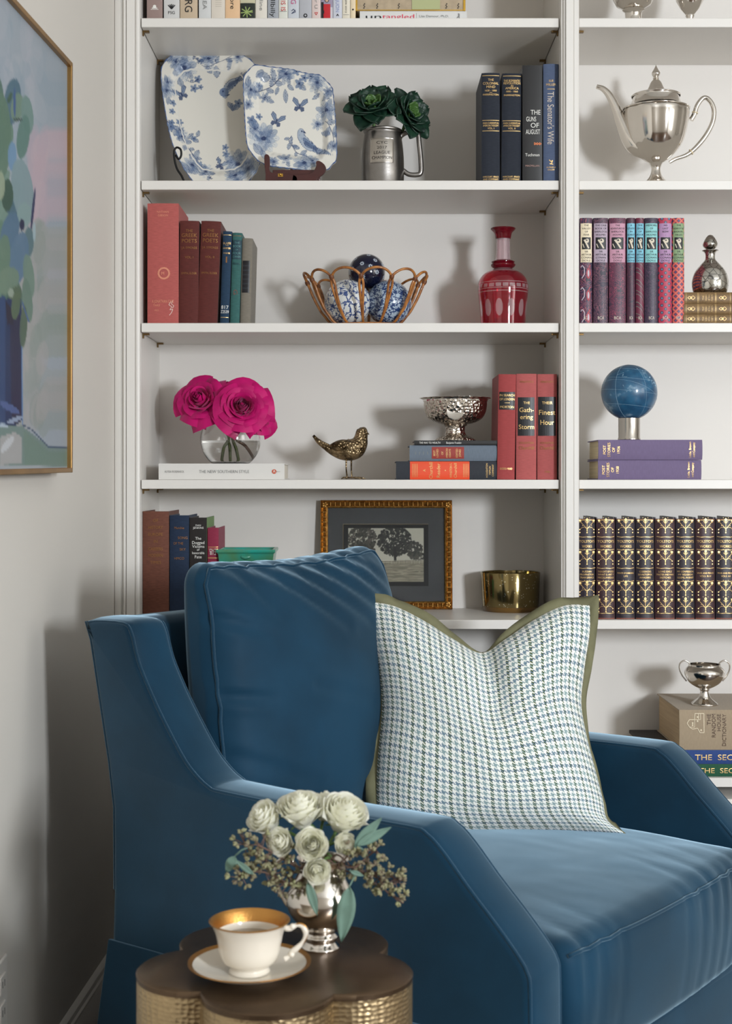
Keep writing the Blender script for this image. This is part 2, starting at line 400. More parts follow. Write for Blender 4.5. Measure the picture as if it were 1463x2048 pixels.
# ---- top shelf, left bay: paperbacks, cut off by the frame
TSP = 'books in the row on the top shelf'
pbk = [ # x0, x1, colour, label
 (293, 325, (150,128,122), 'mauve-brown book with a pale building emblem in the top shelf row'),
 (327, 359, (205,204,202), 'white-grey book with black leaf-like emblem and the letters FSG'),
 (359.5, 395, (196,176,150), 'tan book with large dark letters ERG on its spine'),
 (397, 422, (206,207,206), 'white-grey book with thin letters LEA beside the tan book'),
 (422, 450, (216,207,194), 'cream book with faint embossed lines, next to a peach spine'),
 (450, 480, (226,188,148), 'peach book with script word Before on the spine'),
 (480, 510.5, (196,190,160), 'book with cream band above a dark leafy green picture'),
 (510.5, 534, (222,216,204), 'cream book with dark letters Karol on the spine'),
 (534.5, 557, (160,164,170), 'grey book with black word Hillbilly on the spine'),
 (557, 575.5, (216,216,206), 'off-white book with red and green letters reading THIS IS'),
 (575.5, 598, (196,200,206), 'pale blue-grey book with pink letters NG and a small knot emblem'),
 (598, 623, (176,177,182), 'plain grey book with a small round black emblem at the foot'),
 (623, 641, (214,196,190), 'pale pink book with a red triangle at the foot'),
 (641, 665.5, (196,190,196), 'book with a person in a red jacket pictured on the spine'),
 (665.5, 684, (200,202,212), 'pale lilac-grey book with faint lavender letters'),
 (684, 700, (222,214,196), 'cream book with a tiny dark line of running text'),
 (700, 711, (226,208,176), 'narrow buff book with a black dot, beside the lying paperback')]
hh = [24,34,30,26,34,22,31,27,22,34,24,30,20,27,22,30,20]
for i, (a, b, c, lb) in enumerate(pbk):
    H = .19+hh[i]*.0007; yf = .012; q = q_(yf)
    B = Book((b-a)*q-.0008, H, .13, pm('paperback_%d' % i, c, .45, var=.04, vscale=20), lb, (wx((a+b)/2, yf), yf, SH[1]+.0004), (0, 0, 0), 0, H/q, q, curve=.0012, pages=PAPW, group=TSP)
    B.p1 = 41; B.p0 = 41-H/q            # photograph rows: the foot of every spine lies at about row 41
    if i == 0: B.poly = 0; B.rect(20, 21, INKW, -.5, .5); B.disc(0, 15, 3.5, INKW); B.rect(17, 19, INKW, -.35, .35)
    if i == 1:
        for k in range(5): B.ribbon([(0, 20), (-7+3.5*k, 10+abs(k-2))], 1.8, INKK)
        B.t('FSG', 27, 6, INKK, .55)
    if i == 2: B.r('ERG', -8, 26, 15, INKK); B.rect(-12, 0, pm('orange_ink', (214,120,70), .5), .2, .8)
    if i == 3: B.r('LEA', -4, 21, 8, INKG)
    if i == 4:
        for k in range(4): B.rect(2+4*k, 3+4*k, pm('cream_emboss', (190,180,166), .5), -.4, .5)
    if i == 5: B.r('Before', -22, 20, 9, INKK)
    if i == 6:
        B.rect(8, 40, pm('leaf_dark', (30,36,30), .5)); gm = pm('leaf_light', (150,170,100), .5)
        for k in range(9): B.ribbon([(-2, 26), (-2+12*math.cos(k*.75), 26+11*math.sin(k*.75))], 2, gm)
    if i == 7: B.r('Karoline', -30, 23, 7, INKG)
    if i == 8: B.r('Hillbilly', -14, 36, 9, INKK)
    if i == 9: B.r('THIS IS', -14, 24, 9, pm('red_ink', (196,60,60), .5)); B.rect(24, 25, INKG, -.8, .8)
    if i == 10: B.r('ING', -14, 10, 10, pm('pink_ink', (190,80,130), .5)); B.ribbon([(-4,24),(0,20),(4,26),(-4,29),(4,22)], 1.3, pm('navy_ink', (50,60,90), .5))
    if i == 11: B.disc(0, 33, 4, INKK, n=16); B.disc(0, 33, 2, pm('paperback_11', c), eps=.001)
    if i == 12: B.r('Dear U', -18, 19, 6, INKG); m_ = B.g('gilding', pm('red_ink', (196,60,60))); B.ribbon([(-3,27),(3,27),(0,32),(-3,27)], 1.2, pm('red_ink', (196,60,60)))
    if i == 13:
        B.rect(-30, 16, pm('mauve_photo', (150,140,160), .5), eps=.0003); B.disc(0, 2, 4.5, INKK, ry=5); B.disc(0, 3, 3, pm('skin_print', (200,160,140), .5), eps=.0009)
        B.rect(10, 38, pm('red_jacket_print', (190,30,40), .5), -.55, .6, eps=.0006); B.disc(-7, 26, 3.5, INKK); B.rect(6, 40, INKK, -.95, -.55, eps=.0005)
    if i == 14: B.r('SAQUON', -14, 26, 7, pm('lavender_ink', (140,150,190), .5)); B.ribbon([(-2,34),(0,30),(2,34)], 1.5, INKK)
    if i == 15: B.r('a moveable story', -20, 28, 3, INKK); B.rect(31, 31.8, INKG, -.8, .8)
    if i == 16: B.disc(0, 21, 1.8, INKK)
    B.done()
# lying: untangled, and the patterned box on it
B = lying(719, 933, 19.5, SH[1], .02, .15, pm('untangled_cover', (214, 213, 210), .4), 'white paperback lying flat, red and black title untangled on its spine', curve=.001, pages=PAPW)
B.r('un', 731, 762, 9, INKK, x=-.12); B.r('tangled', 764, 828, 9, pm('coral_ink', (214, 60, 88), .5), x=-.12); B.r('Lisa Damour, Ph.D.', 838, 897, 4.6, INKG, x=-.05)
B.rect(832, 832.6, INKG, -.6, .6)
for k in range(5): B.ribbon([(-1, 918), (-5+2.4*k, 912+1.5*k)], 1.2, INKG)
B.ribbon([(-5, 918), (5, 916)], 2, INKG); B.done(); zt = B.top
kb = empty('keepsake_box', (wx(820, .02), .02, zt), 'tan keepsake box with gold edges lying on the white paperback with red title', 'box')
q = q_(.02); w2 = 108*q; m = MB(); m.box(-w2, w2, 0, .15, 0, .026); m.build('box_body', pm('tan_map_paper', (176, 158, 132), .6, var=.12, vscale=60), kb, bevel=.001)
m = MB(); m.box(-w2-.001, w2+.001, -.001, .151, .0005, .0025)
for sx in (-1, 1): m.box(sx*w2-.0025, sx*w2+.0025, -.0015, .1515, 0, .0265)
m.box(-w2-.001, w2+.001, -.001, .151, .0245, .0285); m.build('gold_edging', pm('gold_foil', (206, 164, 70), .35, metal=.8), kb, bevel=.0005)
m = MB(); m.box(w2*.03, w2*.55, -.0013, 0, .003, .0245); m.build('green_panel', pm('sage_paper', (172, 176, 130), .6), kb)
m = MB()
for fx in (-.86, -.62, -.22, .66, .88):
    for k in range(4): m.box(fx*w2+(k % 2)*.0015-.0006, fx*w2+(k % 2)*.0015+.0012, -.0014, 0, .005+k*.003, .007+k*.003)
m.build('script_marks', INKK, kb)

# ---- second shelf, right group
navy = cloth('navy_cloth', (36, 42, 55)); yf = .015
def gild_band(B, p): B.rect(p-.5, p+.5, GOLD, -.94, .94, part='gilding')
B = standing(962.5, 999.5, 146, 2, yf, .16, navy, 'navy cloth book with gold lettering, outermost of the four dark books by the pewter mug')
for s_, p, h in (('THE', 160, 4.5), ('COLONIAL', 167, 5), ('MIND', 174, 5), ('1620 - 1800', 181.5, 3.5), ('PARRINGTON', 189.5, 3.6), ('MAIN CURRENTS IN', 246.5, 3.6), ('AMERICAN THOUGHT', 251.5, 3.6), ('VOL. I', 257, 3.6), ('HARCOURT, BRACE', 354, 3.2), ('AND COMPANY', 359, 3.2)): B.t(s_, p, h)
for p in (151.5, 241, 262): gild_band(B, p)
B.rect(185.3, 186, GOLD, -.15, .15, part='gilding'); B.done()
B = standing(1002, 1041.5, 147, 2, yf, .16, navy, 'navy cloth book with gold lettering standing between its navy twin and the black book', tilt=.5)
for s_, p, h in (('THE ROMANTIC', 162, 4.5), ('REVOLUTION', 167, 4.5), ('IN', 172.5, 3.5), ('AMERICA', 177, 4.5), ('1800 - 1860', 183.5, 3.5), ('PARRINGTON', 191, 3.6), ('MAIN CURRENTS IN', 247, 3.6), ('AMERICAN THOUGHT', 252, 3.6), ('VOL. II', 257.5, 3.6), ('HARCOURT, BRACE', 354, 3.2), ('AND COMPANY', 359, 3.2)): B.t(s_, p, h)
for p in (152.5, 242, 262.5): gild_band(B, p)
B.done()
B = standing(1044, 1084, 131, 2, .012, .165, pm('black_jacket', (20, 19, 21), .4, coat=.2), 'black book with bold white capitals and three tiny orange arrows on the spine', curve=.001)
for s_, p, x in (('THE', 225, .32), ('GUNS', 238.5, -.12), ('OF', 251, .25), ('AUGUST', 264, .05)): B.t(s_, p, 9.5, INKW, .72 if len(s_) > 4 else .5, x)
for k in range(3): B.ribbon([(4+k*5, 285.5), (8+k*5, 288), (4+k*5, 290.5), (4+k*5, 285.5)], 1.3, pm('orange_ink', (214,120,70)))
B.t('Tuchman', 310, 6, INKW, .72); B.t('MACMILLAN', 332, 3.5, pm('pink_foil', (180, 140, 130), .5), .7); B.done()
B = standing(1086, 1117, 128, 2, .012, .16, cloth('slate_blue_cloth', (86, 102, 136), .08), "slate-blue book with pale running title, standing against the divider beside the black book")
B.t('SUE', 162, 4, GOLD); B.t('MILLER', 169.5, 4.5, GOLD); B.rect(178, 179, GOLD, -.5, .5, part='gilding'); B.r("The Senator's Wife", 184, 289, 12.5, pm('pale_gilt', (214, 200, 184), .5), x=-.05)
B.ribbon([(-4, 320), (0, 324), (3, 321), (1, 327), (-3, 328), (4, 329)], 1.6, GOLD); B.t('ALFRED A', 335, 3, GOLD); B.t('KNOPF', 340, 3, GOLD); B.done()

# ---- third shelf, left group
yf = .015; coral = cloth('coral_cloth', (200, 92, 86), .10); redlib = cloth('oxblood_cloth', (104, 40, 34), .14)
B = standing(294, 357, 407, 3, yf, .17, coral, 'large coral cloth book with a faint wreath, tallest beside the dark red pair', curve=.003)
fd = pm('faded_gilt', (226, 150, 122), .5, metal=.1)
B.t('NATHAN', 424, 4, fd, .45); B.t('GIBSON', 431, 4, fd, .45)
for k in range(26):
    a = 2*PI*k/26; B.ribbon([(2+9*math.cos(a), 547+9*math.sin(a)), (2+12.5*math.cos(a+.3), 547+12.5*math.sin(a+.3))], 1.6, fd)
B.t('M', 547, 6, fd); B.t('A JONATHAN CAPE', 603, 6, fd, .7); B.t('TAKE', 611, 4, fd, .25, -.4); B.t('1925', 621, 3.5, fd, .2, -.4)
lt = pm('library_white_ink', (226, 200, 190), .6); B.ribbon([(16,603),(12,610),(18,614),(14,620),(20,619),(17,626),(13,631)], 1.1, lt); B.ribbon([(20,601),(17,608),(22,612),(19,617)], 1.0, lt); B.done()
for (a, b, tp, lb, vol, tl) in ((357, 396, 442, 'dark red cloth book with dull gold title, touching the large coral book', 'VOL. I', .6), (394, 434, 443, 'dark red cloth book leaning between its red twin and the narrow blue book', 'VOL. II', 2.2)):
    B = standing(a, b, tp, 3, yf, .15, redlib, lb, tilt=tl)
    for s_, p, h in (('THE', 462, 5.5), ('GREEK', 471, 7.5), ('POETS', 482, 7.5), ('J.A. SYMONDS', 496, 4.5), (vol, 515, 4.5), ('SMITH, ELDER', 547, 4)): B.t(s_, p, h, DGOLD, .8)
    B.done()
B = standing(439, 457.5, 463, 3, yf, .13, cloth('library_blue_cloth', (30, 62, 92), .15), 'narrow dark blue library book with white call number, on the third shelf', tilt=2.0)
for s_, p, h in (('BLAKE', 487, 4), ('AND', 491, 2), ('HARPER', 497, 3.4), ('POEMS', 507, 3)): B.t(s_, p, h, GOLD)
B.rect(470, 471, GOLD, -.9, .9, part='gilding'); B.ribbon([(0, 514), (0, 526)], 2.6, DGOLD); B.t('817', 615, 7, INKW, .8); B.t('Z2539', 624, 6, INKW, .9); B.rect(635, 636, GOLD, -.9, .9, part='gilding'); B.done()
B = standing(459, 478.5, 466, 3, yf, .135, cloth('library_teal_cloth', (52, 108, 104), .16), 'narrow teal library book with dark title block, between a blue and a grey book', tilt=1.8)
tk = pm('teal_dark_ink', (30, 60, 72), .6); B.rect(481, 519, tk)
for s_, p, h in (('THE', 486, 4), ('BOOK', 493, 4.5), ('OF', 500, 3), ('FOUR', 507, 4.5), ('CORNERS', 514, 4)): B.t(s_, p, h, pm('teal_light_ink', (90, 140, 140), .5))
B.t('PEARL', 528, 4, tk); B.rect(472, 472.7, DGOLD, -.9, .9, part='gilding'); B.r('G', 580, 590, 8, pm('rust_ink', (120, 80, 70), .6)); B.done()
B = standing(479.5, 500.5, 477, 3, yf, .13, cloth('taupe_cloth', (132, 124, 110), .10), 'narrow taupe book with a tall black label, leaning against the teal library book', tilt=1.6)
B.rect(522, 586, BLACKG, -.85, .62)
for k in range(6): B.t('ESSAYS', 532+k*9, 3, pm('label_grey_ink', (70, 74, 84), .5), .6, -.1)
B.done()

# ---- fourth shelf: lying books and three red ones
B = lying(317, 568.5, 32, SH[4], .02, .20, pm('white_jacket', (216, 213, 208), .4), 'wide white book lying flat under the glass bowl of magenta roses', curve=.0005, pages=PAPW)
B.r('ALYSSA ROSENHECK', 329, 368, 4.2, INKG); B.r('THE NEW SOUTHERN STYLE', 398, 498, 6, INKG); B.disc(0, 548, 4.6, pm('rust_round_mark', (196, 84, 56), .5), ry=4.6, n=20); B.ribbon([(-2, 546), (3, 548), (-2, 550)], .9, INKW, eps=.001); B.r('ABRAMS', 551, 560, 1.5, INKG)
B.done(); ROSEZ = B.top
B = lying(791.5, 994.5, 36.5, SH[4], .02, .145, cloth('charcoal_cloth', (52, 56, 64), .12), 'charcoal book with a wide orange label, bottom of the stack of three', curve=.003)
om = pm('orange_label', (226, 78, 42), .5)
B.rect(819.5, 938.5, om)
for p in (824.5, 827.5, 830.5, 833.5, 926, 929, 932, 935): B.rect(p, p+.7, GOLD, -.75, .75, part='gilding', eps=.0007)
B.t('A', 848, 5, GOLD, .5); B.t('Churchill', 861, 7, GOLD, .9); B.t('Reader', 876, 7, GOLD, .8); B.t('WINSTON S.', 901, 4.5, GOLD, .8); B.t('Churchill', 910, 6, GOLD, .8); B.disc(0, 890, 1.2, GOLD)
for p, s_ in ((973, 'HOUGHTON'), (979, 'MIFFLIN'), (985, 'COMPANY')): B.t(s_, p, 3.5, GOLD, .8)
B.done(); z1 = B.top
B = lying(818.5, 993.5, 31.5, z1, .021, .135, cloth('slate_cloth', (112, 126, 142), .08), 'grey-blue book with dark red label, middle of the stack under the silver bowl', curve=.003)
B.rect(863, 927.5, pm('brick_label', (150, 52, 44), .5), -.72, .8)
for p, s_ in ((868, 'BEST'), (874, 'LOVED'), (884, 'OF'), (893, 'AMERICAN'), (899, 'ESSAYS'), (913, 'EDITED'), (919, 'JONES')): B.t(s_, p, 3.8, GOLD, .6)
for p in (830, 838, 846, 854): B.t('-:-:-', p, 3, pm('pale_gold_ink', (170, 160, 130), .5), .5)
B.done(); z2 = B.top
B = lying(828, 993.5, 9, z2, .021, .13, pm('black_jacket', (20, 19, 21)), 'thin black book with white lettering, directly under the embossed silver bowl', curve=.0005)
B.r('THE WAY TO WEALTH', 838, 880, 4, INKW); B.r('Benjamin Franklin', 892, 922, 4, INKW); B.done(); BOWLZ = B.top
redc = cloth('red_cloth', (198, 90, 88), .08); yf = .015
B = standing(993.5, 1029, 749, 4, yf, .16, cloth('red_cloth_deep', (180, 66, 66), .08), 'narrow red book with a small black label, touching the stack of lying books', tilt=.9)
B.rect(784.5, 820, BLACKG, -.92, .92); B.t('IN SEARCH', 791, 4.5, GOLD); B.t('OF LONDON', 799, 4.5, GOLD); B.t('MORTON', 814.5, 4.5, GOLD, .8); B.rect(806, 806.7, GOLD, -.3, .3, part='gilding', eps=.0008); B.t('DODD MEAD', 938, 3.8, GOLD, .7); B.done()
B = standing(1031.5, 1072.5, 748, 4, yf, .16, redc, 'red book with a large black label, middle of the three upright red ones', tilt=.2)
B.rect(795, 872, BLACKG, -.88, .80)
B.t('THE', 806, 5, GOLD, .4); B.t('Gath-', 820, 9, GOLD, .78); B.t('ering', 834, 9, GOLD, .70); B.t('Storm', 854, 9, GOLD, .80); B.t('WINSTON S.', 764, 4, DGOLD, .7); B.t('HOUGHTON', 886, 4, DGOLD, .7); B.t('Churchill', 896, 7, DGOLD, .75); B.done()
B = standing(1074, 1113.5, 748.5, 4, yf, .16, redc, 'red book with a large black label, against the divider on the fourth shelf')
B.rect(794, 872, BLACKG, -.95, .92)
B.t('THEIR', 806, 5.5, GOLD, .55); B.t('Finest', 825, 10, GOLD, .84); B.t('Hour', 845, 10, GOLD, .7); B.t('WINSTON S.', 764, 4, DGOLD, .7); B.t('HOUGHTON', 886, 4, DGOLD, .7); B.t('Churchill', 896, 7, DGOLD, .75); B.t('1940', 944, 4, DGOLD, .4); B.done()

# ---- fifth shelf, left group (seen a little from above)
yf = .02
B = standing(284.5, 337.5, 1023, 5, yf, .17, cloth('chestnut_cloth', (124, 70, 52), .22), 'large chestnut-brown book with faded gilt title behind the armchair wing', curve=.004)
for s_, p in (('OF', 1041), ('HISTORY', 1055), ('EUROPE', 1069), ('IN', 1083), ('CAREERS', 1098), ('MODERN', 1111), ('TIMES', 1125)): B.t(s_, p, 6, DGOLD, .55)
B.done()
B = standing(338.7, 378, 1031, 5, yf, .15, cloth('deep_blue_cloth', (30, 50, 80), .14), 'deep blue book with dull gold words, between the chestnut and the black-brown book', curve=.003)
for s_, p, x in (('Murchie', 1056, 0), ('SONG', 1076, .35), ('OF THE', 1087, -.1), ('SKY', 1099, .35), ('HMCO', 1117, 0)): B.t(s_, p, 5, DGOLD, .5, x)
B.done()
B = standing(379, 413.5, 1035.5, 5, yf, .15, cloth('brown_black_cloth', (44, 38, 36), .10), 'black-brown book with green boards and a white title in short lines', curve=.001, sidemat=cloth('leaf_green_cloth', (116, 156, 82), .08))
for s_, p, h in (('DAN', 1051, 3.6), ('JENKINS', 1056, 4), ('The', 1077, 5.5), ('Dogged', 1085.5, 6), ('Victims', 1093, 6), ('of', 1099.5, 4.5), ('Inexorable', 1106, 5), ('Fate', 1114, 6)): B.t(s_, p, h, INKW, .72)
B.done()
B = standing(414.5, 437, 1056, 5, yf, .14, cloth('raspberry_cloth', (160, 40, 72), .10), 'raspberry red library book with white call number, beside the teal dish', curve=.002)
for s_, p, h in (('812', 1107, 6), ('De2', 1101, 6)): B.t(s_, p, h, INKW, .6)
B.rect(1094, 1095, GOLD, -.9, .9, part='gilding'); B.rect(1098, 1098.6, GOLD, -.9, .9, part='gilding'); B.rect(1115.5, 1117, GOLD, -.95, .95, part='gilding'); B.done()
# ---- right bay, third shelf: a matching set with patterned spines
def patmat(name, base, spot, kind, sc=120):
    m = pm(name, base, .45, coat=.15); N, L, b = nodes(m)
    tc = N.new('ShaderNodeTexCoord'); cr = N.new('ShaderNodeValToRGB'); cr.color_ramp.interpolation = 'LINEAR'
    if kind == 'dots':
        mp = N.new('ShaderNodeMapping'); mp.inputs['Rotation'].default_value = (0, PI/4, 0); mp.inputs['Scale'].default_value = (sc, 0, sc); L.new(tc.outputs['Object'], mp.inputs[0])
        v = N.new('ShaderNodeTexVoronoi'); v.inputs['Scale'].default_value = 1; v.inputs['Randomness'].default_value = 0; L.new(mp.outputs[0], v.inputs['Vector']); src = v.outputs['Distance']
        el = [(0, spot), (.16, spot), (.2, (30, 26, 50)), (.27, (30, 26, 50)), (.3, base)]
    elif kind == 'lattice':
        mp = N.new('ShaderNodeMapping'); mp.inputs['Rotation'].default_value = (0, PI/4, 0); mp.inputs['Scale'].default_value = (sc, 0, sc); L.new(tc.outputs['Object'], mp.inputs[0])
        v = N.new('ShaderNodeTexVoronoi'); v.inputs['Scale'].default_value = 1; v.inputs['Randomness'].default_value = 0; v.distance = 'CHEBYCHEV'; L.new(mp.outputs[0], v.inputs['Vector']); src = v.outputs['Distance']
        el = [(0, spot), (.14, (40, 40, 76)), (.22, (40, 40, 76)), (.26, base), (.42, base), (.46, (214, 130, 96))]
    elif kind == 'stripe':
        w = N.new('ShaderNodeTexWave'); w.inputs['Scale'].default_value = sc; w.inputs['Distortion'].default_value = 2.5; w.inputs['Detail'].default_value = 3; w.bands_direction = 'DIAGONAL'; L.new(tc.outputs['Object'], w.inputs[0]); src = w.outputs['Fac']
        el = [(0, base), (.5, base), (.72, spot), (.86, (60, 40, 60)), (1, base)]
    else:
        n = N.new('ShaderNodeTexNoise'); n.inputs['Scale'].default_value = sc; n.inputs['Detail'].default_value = 2; n.inputs['Distortion'].default_value = 2.2; L.new(tc.outputs['Object'], n.inputs[0])
        v = N.new('ShaderNodeMath'); v.operation = 'SINE'; mu = N.new('ShaderNodeMath'); mu.operation = 'MULTIPLY'; mu.inputs[1].default_value = 42; L.new(n.outputs['Fac'], mu.inputs[0]); L.new(mu.outputs[0], v.inputs[0])
        ad = N.new('ShaderNodeMath'); ad.operation = 'MULTIPLY_ADD'; ad.inputs[1].default_value = .5; ad.inputs[2].default_value = .5; L.new(v.outputs[0], ad.inputs[0]); src = ad.outputs[0]
        el = [(0, (34, 28, 52)), (.4, base), (.75, spot), (.9, (40, 30, 50))]
    while len(cr.color_ramp.elements) < len(el): cr.color_ramp.elements.new(.5)
    for e, (p, c) in zip(cr.color_ramp.elements, el): e.position = p; e.color = (*lin(c), 1)
    L.new(src, cr.inputs[0]); L.new(cr.outputs[0], b.inputs['Base Color']); return m
PINK = (150, 70, 92)
SHK = [
 (1159.5, 1184.5, patmat('paisley_navy', (60, 46, 82), (176, 92, 104), 'pais', 30), (226, 212, 182), 'cream', 'THE|VALLEY|OF|FEAR', 'a navy paisley spine'),
 (1186, 1216, patmat('paisley_plum', (86, 52, 72), (130, 82, 96), 'pais', 26), (172, 154, 170), 'grey-lilac', 'THE CASE|BOOK OF|SHERLOCK|HOLMES', 'a dull plum patterned spine'),
 (1217.5, 1251.5, patmat('plum_red', (112, 48, 76), (150, 60, 84), 'pais', 40), (190, 140, 160), 'dusty pink', 'THE|ADVENTURES OF|SHERLOCK|HOLMES', 'a plum-red spine crossed by dark stripes'),
 (1252.8, 1270.3, patmat('maroon_figured', (112, 52, 66), (70, 40, 60), 'pais', 60), (122, 186, 206), 'sky blue', 'A|STUDY|IN|SCARLET', 'a narrow plain maroon spine beside the plum-red book'),
 (1271.2, 1288, patmat('maroon_stripe', (108, 38, 62), (128, 120, 112), 'stripe', 26), (118, 184, 208), 'sky blue', 'THE|SIGN|OF|FOUR', 'a narrow maroon spine with grey slanting streaks'),
 (1288.8, 1315.8, patmat('plum_dark', (84, 54, 76), (58, 48, 70), 'pais', 28), (134, 196, 196), 'pale turquoise', 'MEMOIRS|OF|SHERLOCK|HOLMES', 'a dark plum spine'),
 (1316.6, 1344, patmat('crimson_dots', (172, 46, 74), (96, 120, 150), 'dots', 92), (170, 132, 170), 'lilac', 'HIS|LAST|BOW|-', 'a crimson spine scattered with blue dots'),
 (1344.6, 1368.5, patmat('red_lattice', (186, 66, 78), (100, 130, 180), 'lattice', 110), (132, 156, 116), 'sage green', 'THE|HOUND OF THE|BASKER-|VILLES', 'a red spine of orange lattice and blue diamonds')]
ptn = pm('portrait_print', (214, 202, 182), .6)
for i, (a, b, mt, lc, ln, ti, ds) in enumerate(SHK):
    B = standing(a, b, 436, 3, .012, .14, mt, 'book with a %s label and %s' % (ln, ds), curve=.004, group='patterned books beside the silver perfume bottle')
    B.rect(447, 525, pm('spine_label_'+ln.replace(' ', '_').replace('-', '_'), lc, .5), -.93, .93)
    for k, s_ in enumerate(ti.split('|')): B.t(s_, 451+k*6.3, 3.6, INKK, .84)
    B.rect(475, 499, BLACKG, -.72, .72, eps=.0007)
    hw = (b-a)/2*.72
    B.disc(hw*.15, 482, hw*.42, ptn, eps=.0012, ry=4.4); B.ribbon([(-hw*.5, 480), (-hw*.1, 486), (hw*.5, 497)], 3.2, ptn, eps=.0012); B.ribbon([(-hw*.8, 488), (-hw*.5, 496)], 1.5, ptn, eps=.0012); B.disc(hw*.05, 481, hw*.16, BLACKG, eps=.0016)
    for k, s_ in enumerate(('SIR', 'ARTHUR', 'CONAN', 'DOYLE')): B.t(s_, 503.5+k*6, 3.8, INKK, .8)
    B.t('BCA', 636, 6, pm('pale_gilt', (214, 200, 184)), .42)
    if i == 0: 
        pl_ = pm('paisley_pale', (196, 186, 196), .5); pr_ = pm('paisley_rose', (170, 70, 84), .5)
        for k in range(3):
            y0 = 545+k*44
            B.ribbon([(-9, y0+12), (-4, y0+4), (-4, y0-8), (-8, y0-14), (-11, y0-10)], 1.6, pl_); B.disc(4, y0+2, 4.2, pr_, ry=11, n=14); B.disc(4, y0+2, 1.8, pl_, ry=7, n=12, eps=.001); B.ribbon([(4, y0-8), (8, y0-15)], 2, pr_)
    if i == 2:
        for y0 in (448, 540, 596): B.ribbon([(-16, y0), (16, y0+33 if y0 > 500 else y0+14)], 3.4, pm('dark_plum_stripe', (50, 40, 66), .5), eps=.0003)
    B.done()
# three tooled brown books lying flat at the right, perfume bottle on top
tan = pm('tooled_brown_leather', (122, 96, 62), .5, var=.25, vscale=60, bump=.4, bscale=400); z = SH[3]
tg = pm('worn_gilt', (196, 164, 112), .45, metal=.4)
for k, (nm, hp) in enumerate((('lowest', 18.6), ('middle', 20.8), ('topmost', 22.5))):
    B = lying(1366.5+(2-k)*-.3+ (k == 2)*-.5, 1540, hp, z, .012+.002*k, .12, tan, 'brown leather book with gilt tooling, %s of three under the perfume bottle' % nm, curve=.003, group='brown leather books under the perfume bottle')
    for p in (1371, 1394, 1396, 1429, 1431, 1459): B.rect(p, p+.9, tg, -.95, .95, part='gilding')
    for c0 in (1381, 1444):
        B.ribbon([(0, c0-7), (3, c0-3), (1, c0), (4, c0+4), (0, c0+8), (-4, c0+4), (-1, c0), (-3, c0-3), (0, c0-7)], 1.4, tg); B.disc(0, c0, 2.4, tg)
    for j, s_ in enumerate(('THE', 'WORKS', 'OF THE', 'POETS')): B.t(s_, 1405+j*6, 3.4, tg, .6)
    B.done(); z = B.top
PERFZ = z
# purple pair
pur = cloth('purple_cloth', (124, 106, 146), .06)
z = SH[4]
B = lying(1195.5, 1402, 39, z, .015, .15, pur, 'purple cloth book with gold 1938, lower of the two under the globe', curve=.003)
for p, s_ in ((1206, 'POST'), (1215, 'STORIES'), (1224, 'OF'), (1234, '1938')): B.t(s_, p, 5.5, GOLD, .82 if len(s_) > 4 else .5)
B.t('Little, Brown', 1376, 4.5, GOLD, .8); B.t('and Company', 1384, 4.5, GOLD, .75); B.done(); z = B.top
B = lying(1196, 1404, 40, z, .013, .15, pur, 'purple cloth book with gold 1936, directly under the globe stand', curve=.003)
for p, s_ in ((1208, 'POST'), (1217, 'STORIES'), (1226, 'OF'), (1236, '1936')): B.t(s_, p, 5.5, GOLD, .82 if len(s_) > 4 else .5)
B.t('Little, Brown', 1379, 4.5, GOLD, .8); B.t('and Company', 1386.5, 4.5, GOLD, .75); B.done(); GLOBEZ = B.top
# Tolstoy set
TPOS = ('touching the white divider', 'second from the divider', 'third from the divider, with the shortest lower title', 'fourth from the divider', 'fifth from the divider, in the middle of the set', 'sixth from the divider', 'seventh from the divider, with a two-line lower title', 'cut off by the edge of the view')
ORD = ('first', 'second', 'third', 'fourth', 'fifth', 'sixth', 'seventh', 'eighth')
TT = ['RUSSIAN|PROPRIETOR|TRAIN SERVICE', 'THOUGHTS OF GOD|WHAT IS ART ?|MISCELLANEOUS', 'POWER OF DARKNESS|LIFE', 'COSSACKS|SEVASTOPOL|INVADERS', 'LONG EXILE|MASTER AND MAN|SKETCHES', 'MY CONFESSION|MY RELIGION|GOSPEL IN BRIEF', 'WAR AND PEACE|VOLS. III-IV', 'WAR AND PEACE|VOLS. I-II']
def motif(B, p):
    B.disc(0, p-16, 2.5, GOLD, ry=3.0); B.ribbon([(-4.5, p-12.5), (0, p-11.6), (4.5, p-12.5)], 1.1, GOLD); B.ribbon([(0, p-20), (0, p+8)], .6, GOLD)
    for sx in (-1, 1):
        B.ribbon([(0, p+2), (sx*12, p-11)], .75, GOLD); B.disc(sx*13.5, p-14.5, 2.2, GOLD); B.ribbon([(sx*10.5, p-16.5), (sx*12, p-11), (sx*15.5, p-11)], .8, GOLD)
        B.ribbon([(0, p+2), (sx*5, p-1.5), (sx*10, p-.5), (sx*13, p+2.5)], .6, GOLD); B.disc(sx*14, p+3.5, 1.2, GOLD); B.disc(sx*14, p+9.5, 1.2, GOLD); B.disc(sx*8.5, p-4.5, .6, GOLD); B.disc(sx*5, p-20, .6, GOLD)
    B.disc(0, p+9.5, 1.4, GOLD); B.rect(p-10.3, p-9.4, GOLD, -.12, .12, part='gilding'); B.disc(0, p+4, .9, GOLD, ry=3)
tx = [(1153.5, 1190), (1192, 1230), (1231.2, 1270), (1270.8, 1308.6), (1309.5, 1350), (1350.8, 1389.5), (1390.3, 1430), (1431, 1470)]
